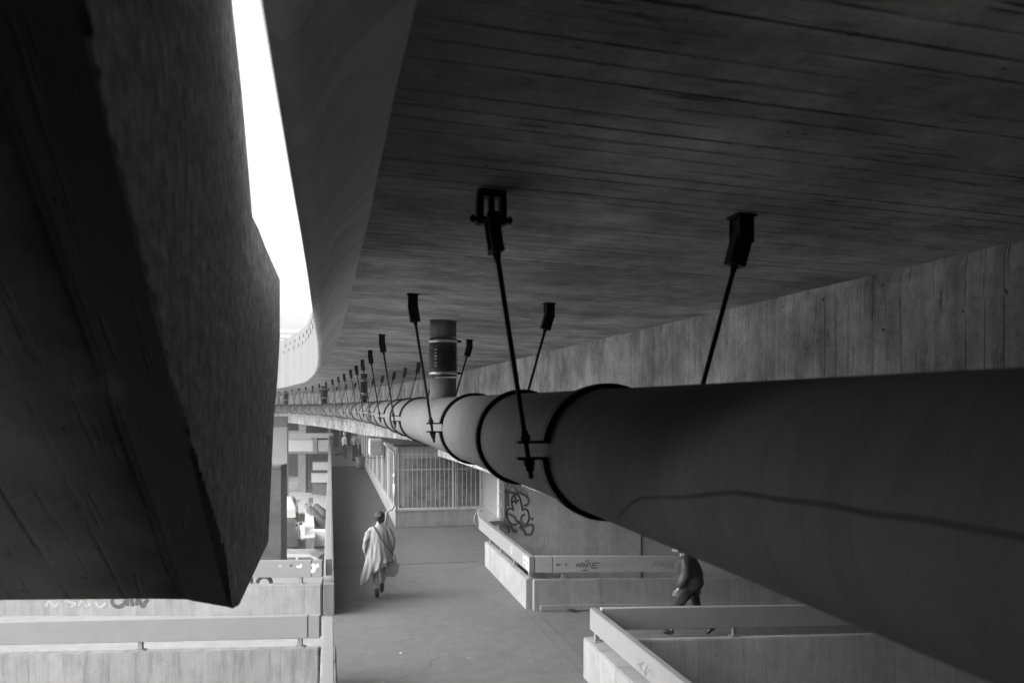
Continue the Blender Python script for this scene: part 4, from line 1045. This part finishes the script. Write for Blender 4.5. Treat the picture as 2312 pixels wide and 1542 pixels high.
class Sk:
    def __init__(s): s.V, s.E, s.R = [], [], []
    def add(s, p, r, par=None):
        s.V.append(Vector(p)); s.R.append(r); i = len(s.V) - 1
        if par is not None: s.E.append((par, i))
        return i
    def chain(s, par, *pr):
        for p, r in pr: par = s.add(p, r, par)
        return par
def person(label, loc, rz, J, m, sc=1.0, group=None, hair=True, fat=1.0):
    """J: joint positions (x right, y forward, z up); m: materials"""
    T = thing('person', label, 'person', tuple(loc), rz, group); T.scale = (sc, sc, sc)
    k = Sk(); pel = k.add(J['pelvis'], .12 * fat)
    ch = k.chain(pel, (J['waist'], .11 * fat), (J['chest'], .125 * fat)); ub = k.add(J['upper'], .085, ch)
    nk = k.chain(ub, (J['neck'], .052)); hb = k.add(J['jaw'], .064, nk); hm = k.add(J['head'], .090, hb); k.add(J['crown'], .062, hm)
    H = Vector(J['head']); fw = (Vector(J['face']) - H).normalized(); upv = (Vector(J['crown']) - Vector(J['jaw'])).normalized(); rt = fw.cross(upv).normalized()
    k.add(H + fw * .108 - upv * .035, .013, hm)
    for s_ in (-1, 1): k.add(H + rt * s_ * .098 - upv * .02, .016, hm)
    arms = []
    for s_, sd2 in ((-1, 'L'), (1, 'R')):
        a = k.chain(ub, (J['sh' + sd2], .058), (J['el' + sd2], .040), (J['wr' + sd2], .026))
        W_ = Vector(J['wr' + sd2]); E_ = Vector(J['el' + sd2]); d = (W_ - E_).normalized(); f = Vector((0, 1, 0)); f = (f - d * f.dot(d)).normalized()
        pm = k.add(W_ + d * .055, .027, a)
        side_ = d.cross(f).normalized()
        for q in range(4):
            b0 = W_ + d * .085 + f * (.030 - .020 * q); L_ = (.034, .038, .036, .029)[q]; inn = -side_ * s_ * .012
            k.chain(pm, (b0, .0095), (b0 + d * L_ + inn * .6, .0085), (b0 + d * L_ * 1.8 + inn * 2, .007))
        k.chain(pm, (W_ + d * .045 + f * .036, .011), (W_ + d * .085 + f * .052, .009))
    for sd2 in 'LR': k.chain(pel, (J['hip' + sd2], .085), (J['kn' + sd2], .052), (J['an' + sd2], .034))
    link('body', skin_mesh('body', k.V, k.E, k.R, 2), m['skin'], T, uv=False)
    # trousers
    k = Sk(); p0 = k.add(Vector(J['pelvis']) + Vector((0, 0, .02)), .135 * fat)
    for sd2 in 'LR': k.chain(p0, (J['hip' + sd2], .098), (J['kn' + sd2], .072), (Vector(J['an' + sd2]).lerp(Vector(J['kn' + sd2]), m.get('hem', .06)), m.get('hemr', .062)))
    me = skin_mesh('trousers', k.V, k.E, k.R, 2); wrinkle(me, .010, 9); link('trousers', me, m['trousers'], T, uv=False)
    for sd2 in 'LR':
        a, t = Vector(J['an' + sd2]), Vector(J['toe' + sd2]); f = (t - a); f.z = min(f.z, 0) if abs(f.z) > .2 else f.z
        heel = a + (a - t).normalized() * .035 + Vector((0, 0, -.045))
        k = Sk(); i0 = k.add(a + (Vector(J['kn' + sd2]) - a).normalized() * m.get('boot', .06), .060); i1 = k.add(a + Vector((0, 0, -.02)), .058, i0); k.add(heel, .034, i1); i3 = k.add(a.lerp(t, .55) + Vector((0, 0, -.012)), .042, i1); k.add(t + Vector((0, 0, -.004)), .032, i3)
        link('boot', skin_mesh('boot', k.V, k.E, k.R, 1), m['boot_m'], T, uv=False)
    if m.get('top'):
        k = Sk(); tr = 1.0 * fat * m.get('loose', 1.0)
        lo = Vector(J['pelvis']) + Vector((0, 0, m.get('top_lo', -.05)))
        i = k.chain(k.add(lo, .150 * tr), (Vector(J['pelvis']).lerp(Vector(J['waist']), .6), .150 * tr), (J['waist'], .148 * tr), (J['chest'], .158 * tr)); u_ = k.add(J['upper'], .105, i); k.add(Vector(J['upper']).lerp(Vector(J['neck']), .75), .066, u_)
        for sd2 in 'LR': k.chain(u_, (J['sh' + sd2], .078 * (1 + (tr - 1) * .5)), (J['el' + sd2], .064 * (1 + (tr - 1) * .7)), (Vector(J['wr' + sd2]), .045 * (1 + (tr - 1) * .5)))
        me = skin_mesh('jacket', k.V, k.E, k.R, 2); wrinkle(me, m.get('wr', .012), 11, 3.0); link(m.get('top_name', 'jacket'), me, m['top'], T, uv=False)
    if hair:
        b = bmesh.new(); bmesh.ops.create_icosphere(b, subdivisions=3, radius=1.0)
        C_ = H.lerp(Vector(J['crown']), .35) - fw * .016; hr = m.get('hair_r', .098); 
        bk = m.get('hair_low', 0.0)
        for v in list(b.verts):
            c = v.co.copy(); r_ = hr * (1 + noise.noise(c * 3.1) * m.get('hair_amp', .10) + noise.noise(c * 8) * m.get('hair_amp', .10) * .6)
            w_ = rt * c.x * r_ + fw * c.y * r_ * 1.08 + upv * c.z * r_ * 1.12
            if c.z < 0: w_ -= upv * bk * (-c.z) * (1 if c.y < .35 else 0)
            if c.y > .45 and c.z < .45: w_ -= fw * .05
            v.co = C_ + w_
        obj('hair', b, m['hair'], T, True)
        for s_ in (-1, 1):
            b = bmesh.new(); bmesh.ops.create_uvsphere(b, u_segments=10, v_segments=6, radius=.011); bmesh.ops.translate(b, vec=H + fw * .088 + rt * s_ * .032 + upv * .005, verts=b.verts); obj('eye', b, M['dark'], T, True)
    return T
def J0(**kw):
    j = dict(pelvis=(0, 0, .93), waist=(0, 0, 1.06), chest=(0, .0, 1.24), upper=(0, .0, 1.40), neck=(0, .01, 1.48), jaw=(0, .03, 1.555), head=(0, .03, 1.625), crown=(0, .02, 1.69), face=(0, .13, 1.62),
             shL=(-.18, 0, 1.38), elL=(-.23, -.03, 1.11), wrL=(-.24, .04, .88), shR=(.18, 0, 1.38), elR=(.23, -.03, 1.11), wrR=(.24, .04, .88),
             hipL=(-.09, 0, .88), knL=(-.10, .01, .49), anL=(-.10, 0, .09), toeL=(-.12, .15, .035), hipR=(.09, 0, .88), knR=(.10, .01, .49), anR=(.10, 0, .09), toeR=(.12, .15, .035))
    j.update(kw); return j
# woman in the pale coat, seen from behind, mid stride
wl = onZ(856, 1350, FLOOR)
Jw = J0(hipL=(-.08, 0, .88), knL=(-.07, .02, .49), anL=(-.045, -.10, .09), toeL=(-.05, .04, .035), hipR=(.08, 0, .88), knR=(.09, .14, .50), anR=(.07, .20, .13), toeR=(.09, .33, .05),
        elL=(-.27, -.05, 1.12), wrL=(-.26, .0, .90), elR=(.27, -.04, 1.13), wrR=(.27, .02, .93), head=(.01, .03, 1.615), crown=(.01, .01, 1.67))
mw = dict(skin=M['skin'], trousers=M['trouser_pale'], boot_m=M['boot'], boot=.17, hem=.40, hemr=.072, hair=M['hair'], hair_r=.094, hair_low=.04, hair_amp=.42)
WO = person('person with dark curly hair walking away in a long pale open coat', wl, rad(2), Jw, mw, .985)
# coat: lofted rings, open hem swinging out to the left
def coat():
    b = bmesh.new(); n = 72; rings = []
    prof = [(1.475, .060, .060, .0), (1.45, .095, .085, .0), (1.415, .165, .105, .0), (1.37, .215, .125, .0), (1.28, .235, .150, .0), (1.15, .245, .165, -.01), (1.0, .262, .180, -.02), (.86, .285, .195, -.03)]
    for z, a, c, oy in prof:
        a *= .88 if z < 1.4 else 1.0
        rings.append([(math.cos(2 * math.pi * k / n) * a, math.sin(2 * math.pi * k / n) * c + oy, z) for k in range(n)])
    # hem: k=0 right, n/4 front, n/2 left, 3n/4 back
    def hem(t):
        x = math.cos(t)
        z = .74 if x > .15 else .74 - (.15 - x) / 1.15 * .40
        fl = max(0, -x) ** 1.3
        return (x * .26 - fl * .12, math.sin(t) * .215 - .04 - fl * .02, z - .05 * fl * (1 if math.sin(t) < 0 else .2) + .02 * math.sin(5 * t))
    for f in (.2, .4, .6, .8, 1.0):
        L_ = []
        for k in range(n):
            t = 2 * math.pi * k / n; p = Vector(rings[7][k]); q = Vector(hem(t)); w_ = p.lerp(q, f); amp = .026 * f + .006
            w_ += Vector((math.cos(t), math.sin(t), 0)) * amp * math.sin(t * 11 + 1.3 * f) ; L_.append(tuple(w_))
        rings.append(L_)
    VV = []
    for i, r in enumerate(rings):
        row = []
        for k, p in enumerate(r):
            p = Vector(p); t = 2 * math.pi * k / n
            fold = (noise.noise(Vector((t * 3.2 + p.z * 1.5, p.z * 1.1, 2))) * .034 + noise.noise(Vector((t * 7 - p.z * 5, p.z * 2.4, 5))) * .024) * min(1, max(0, (1.44 - p.z) * 4))
            row.append(b.verts.new(p + Vector((math.cos(t), math.sin(t), 0)) * fold))
        VV.append(row)
    for i in range(len(VV) - 1):
        for k in range(n):
            j = (k + 1) % n
            if 17 <= k <= 18 : continue       # open front
            b.faces.new((VV[i][k], VV[i + 1][k], VV[i + 1][j], VV[i][j]))
    bmesh.ops.recalc_face_normals(b, faces=b.faces)
    ct = obj('coat', b, M['coat'], WO, True)
    sm = ct.modifiers.new('s', 'SOLIDIFY'); sm.thickness = .008; sm2 = ct.modifiers.new('u', 'SUBSURF'); sm2.levels = 1; sm2.render_levels = 1
    for sgn, sd2 in ((-1, 'L'), (1, 'R')):
        k = Sk(); W_ = Vector(Jw['wr' + sd2]); S_ = Vector((sgn * .165, 0, 1.385))
        k.chain(k.add(S_, .072), (Vector((sgn * .215, -.02, 1.28)), .072), (Jw['el' + sd2], .066), (Vector(Jw['el' + sd2]).lerp(W_, .55), .058), (W_ + Vector((0, 0, .0)), .046))
        me = skin_mesh('sleeve', k.V, k.E, k.R, 2); wrinkle(me, .022, 15, sgn, (1, 1, 1.2)); link('sleeve', me, M['coat'], WO, uv=False)
coat()
b = bmesh.new()
for k in range(1):
    pts = [(-.115, -.04, 1.455), (-.10, -.115, 1.42), (-.06, -.160, 1.36), (0, -.190, 1.25), (.08, -.205, 1.12), (.15, -.205, 1.03), (.22, -.18, .95), (.27, -.12, .88)]
polytube(b, pts, .011, 6); obj('bag_strap', b, M['boot'], WO, True)
b = bmesh.new()
pts = [(-.07, -.15, .80), (.0, -.18, .79), (.06, -.18, .80)]
V0 = [b.verts.new(p) for p in ((-.06, -.16, .82), (.13, -.17, .82), (.12, -.19, .64), (.08, -.19, .70), (.03, -.19, .62), (-.02, -.19, .68))]
b.faces.new(V0); o = link('shirt_tail', mesh_of(b, 'shirt_tail', False), M['cotton'], WO); o.modifiers.new('s', 'SOLIDIFY').thickness = .01
# bag held in the right hand
BG = thing('bag', 'grey cloth bag hanging from the right hand of the walking person in the pale coat', 'bag', tuple(Vector(wl) + Vector((.265, .0, .0))), rad(2)); 
b = bmesh.new()
pr = [(-.12, .72), (.04, .74), (.125, .66), (.10, .50), (.02, .42), (-.14, .44), (-.17, .56)]
A = [b.verts.new((x, -.09, z)) for x, z in pr]; B = [b.verts.new((x, .03, z)) for x, z in pr]
b.faces.new(A); b.faces.new(B[::-1])
for i in range(len(pr)): j = (i + 1) % len(pr); b.faces.new((A[i], B[i], B[j], A[j]))
bmesh.ops.recalc_face_normals(b, faces=b.faces); o = obj('pouch', b, M['grey_cloth'], BG, False)
q = o.modifiers.new('b', 'BEVEL'); q.width = .012; q.segments = 2
b = bmesh.new(); polytube(b, [(-.08, -.03, .72), (-.03, -.02, .80), (.01, -.0, .85), (.05, -.02, .80), (.06, -.03, .72)], .008, 6); obj('handle', b, M['boot'], BG, True)
# man in the dark jacket, side on, stooped, long stride to the left
ml = at(1558, 1400, 13.45); ml.z = FLOOR - .006 + RS * (ml.x - 3.722)
Jm = J0(pelvis=(0, -.02, .86), waist=(0, .01, 1.0), chest=(0, .06, 1.17), upper=(0, .12, 1.32), neck=(0, .145, 1.365), jaw=(0, .175, 1.375), head=(0, .185, 1.435), crown=(0, .160, 1.505), face=(0, .33, 1.395),
        shL=(-.19, .10, 1.29), elL=(-.22, .12, 1.02), wrL=(-.19, .22, .82), shR=(.19, .08, 1.29), elR=(.23, -.06, 1.04), wrR=(.22, -.03, .80),
        hipL=(-.09, -.01, .84), knL=(-.10, .25, .47), anL=(-.10, .33, .12), toeL=(-.10, .47, .13), hipR=(.09, -.03, .84), knR=(.09, -.13, .46), anR=(.10, -.40, .13), toeR=(.10, -.27, .04))
mm_ = dict(skin=M['skin'], trousers=M['trouser_dark'], boot_m=M['boot'], boot=.07, hem=.12, hemr=.075, hair=M['hair_grey'], hair_r=.094, hair_low=.0, hair_amp=.05, top=M['jacket'], top_lo=-.13, wr=.024, loose=1.58)
MN = person('stooped person in a dark jacket and black trousers striding left down the right ramp', ml, rad(77), Jm, mm_, 1.06)
# three people at the far end
f1 = onZ(778, 1036, FLOOR); f2 = onZ(801, 1037, FLOOR); f3 = onZ(816, 1037, FLOOR)
mA = dict(skin=M['skin'], trousers=M['trouser_dark'], boot_m=M['boot'], hair=M['cotton'], hair_r=.112, hair_low=.05, top=plain('pale_hoodie', .5, .9, var=.06), top_lo=-.12, loose=1.12)
person('person in a pale hooded top standing apart at the far walkway end', f1, rad(-60), J0(wrL=(-.26, .18, .92)), mA, 1.02)
mB = dict(skin=M['skin'], trousers=M['trouser_dark'], boot_m=M['boot'], hair=M['hair'], hair_r=.105, top=M['shirt'], top_lo=-.08, loose=1.0)
person('person in a grey shirt, left one of the pair behind the round bin', f2, rad(150), J0(wrR=(.16, .25, 1.05)), mB, 1.02)
person('person in a checked shirt, right one of the pair behind the round bin', f3, rad(110), J0(wrL=(-.15, .25, 1.08)), dict(mB, top=plain('checked_shirt', .22, .9, var=.6, scale=14)), 1.0)
bl = onZ(813, 1058, FLOOR)
BN = thing('litter_bin', 'round grey litter bin standing on the walkway by the kiosk wall', 'bin', tuple(bl))
def lathe(nm, prof, mat, T, seg=24):
    b = bmesh.new(); R = [[b.verts.new((math.cos(2 * math.pi * k / seg) * r, math.sin(2 * math.pi * k / seg) * r, z)) for k in range(seg)] for z, r in prof]
    for u, v in zip(R, R[1:]):
        for k in range(seg): j = (k + 1) % seg; b.faces.new((u[k], u[j], v[j], v[k]))
    b.faces.new(R[0][::-1]); b.faces.new(R[-1]); return obj(nm, b, mat, T, False)
lathe('drum', [(.06, .22), (.10, .235), (.40, .25), (.66, .255)], M['bin'], BN); lathe('base', [(0, .25), (.055, .25)], M['dark'], BN); lathe('rim', [(.661, .27), (.70, .27), (.70, .2), (.665, .2)], M['iron_grey'], BN)
b = bmesh.new(); c = onZ(766, 1028, FLOOR); box(b, -.35, .25, -.2, .2, .0, .12, Matrix.Translation(c), .04); box(b, -.1, .28, -.12, .18, .121, .2, Matrix.Translation(c), .03)
tag(obj('bundle', b, M['trouser_dark']), 'small dark bundle lying on the far walkway beside the pale hooded person', 'bundle')
b = bmesh.new(); c = onZ(800, 1041, FLOOR); box(b, -.14, .14, -.1, .1, 0, .14, Matrix.Translation(c), .04)
tag(obj('bundle', b, M['trouser_dark']), 'tiny dark bundle lying just left of the round bin', 'bundle')

# ------------------------------------------------------------------ hazy air
bm = bmesh.new(); box(bm, -60, 60, -30, 110, STREET - 1, 22)
HZ = link('haze', mesh_of(bm, 'haze'), None, None, uv=False)
hm_ = bpy.data.materials.new('haze'); hm_.use_nodes = True; hn = hm_.node_tree; hn.nodes.clear()
pv_ = hn.nodes.new('ShaderNodeVolumePrincipled'); pv_.inputs['Color'].default_value = (.95, .95, .95, 1); pv_.inputs['Density'].default_value = 0.0014
ho_ = hn.nodes.new('ShaderNodeOutputMaterial'); hn.links.new(pv_.outputs[0], ho_.inputs['Volume']); HZ.data.materials.append(hm_); HZ['kind'] = 'stuff'

M['scrap_w'] = plain('paper_scrap', .45, .9)
for px, py, w_, mt, lab in ((1290, 1376, .16, 'dark', 'dark scrap lying at the foot of the parapet with HOPE on its rail'), (1172, 1330, .07, 'scrap_w', 'tiny pale scrap on the walkway beside the oblique parapet'), (905, 1474, .05, 'scrap_w', 'tiny pale scrap on the walkway near the bottom of the photo')):
    c = onZ(px, py, FLOOR + .002); b = bmesh.new(); r0 = random.Random(px)
    ring = [b.verts.new(c + Vector((math.cos(a) * w_ * r0.uniform(.35, .6), math.sin(a) * w_ * r0.uniform(.3, .6), r0.uniform(0, .012)))) for a in [k * 2 * math.pi / 7 for k in range(7)]]
    ct_ = b.verts.new(c + Vector((0, 0, .02)))
    for k in range(7): b.faces.new((ring[k], ring[(k + 1) % 7], ct_))
    tag(obj('litter', b, M[mt]), lab, 'litter')
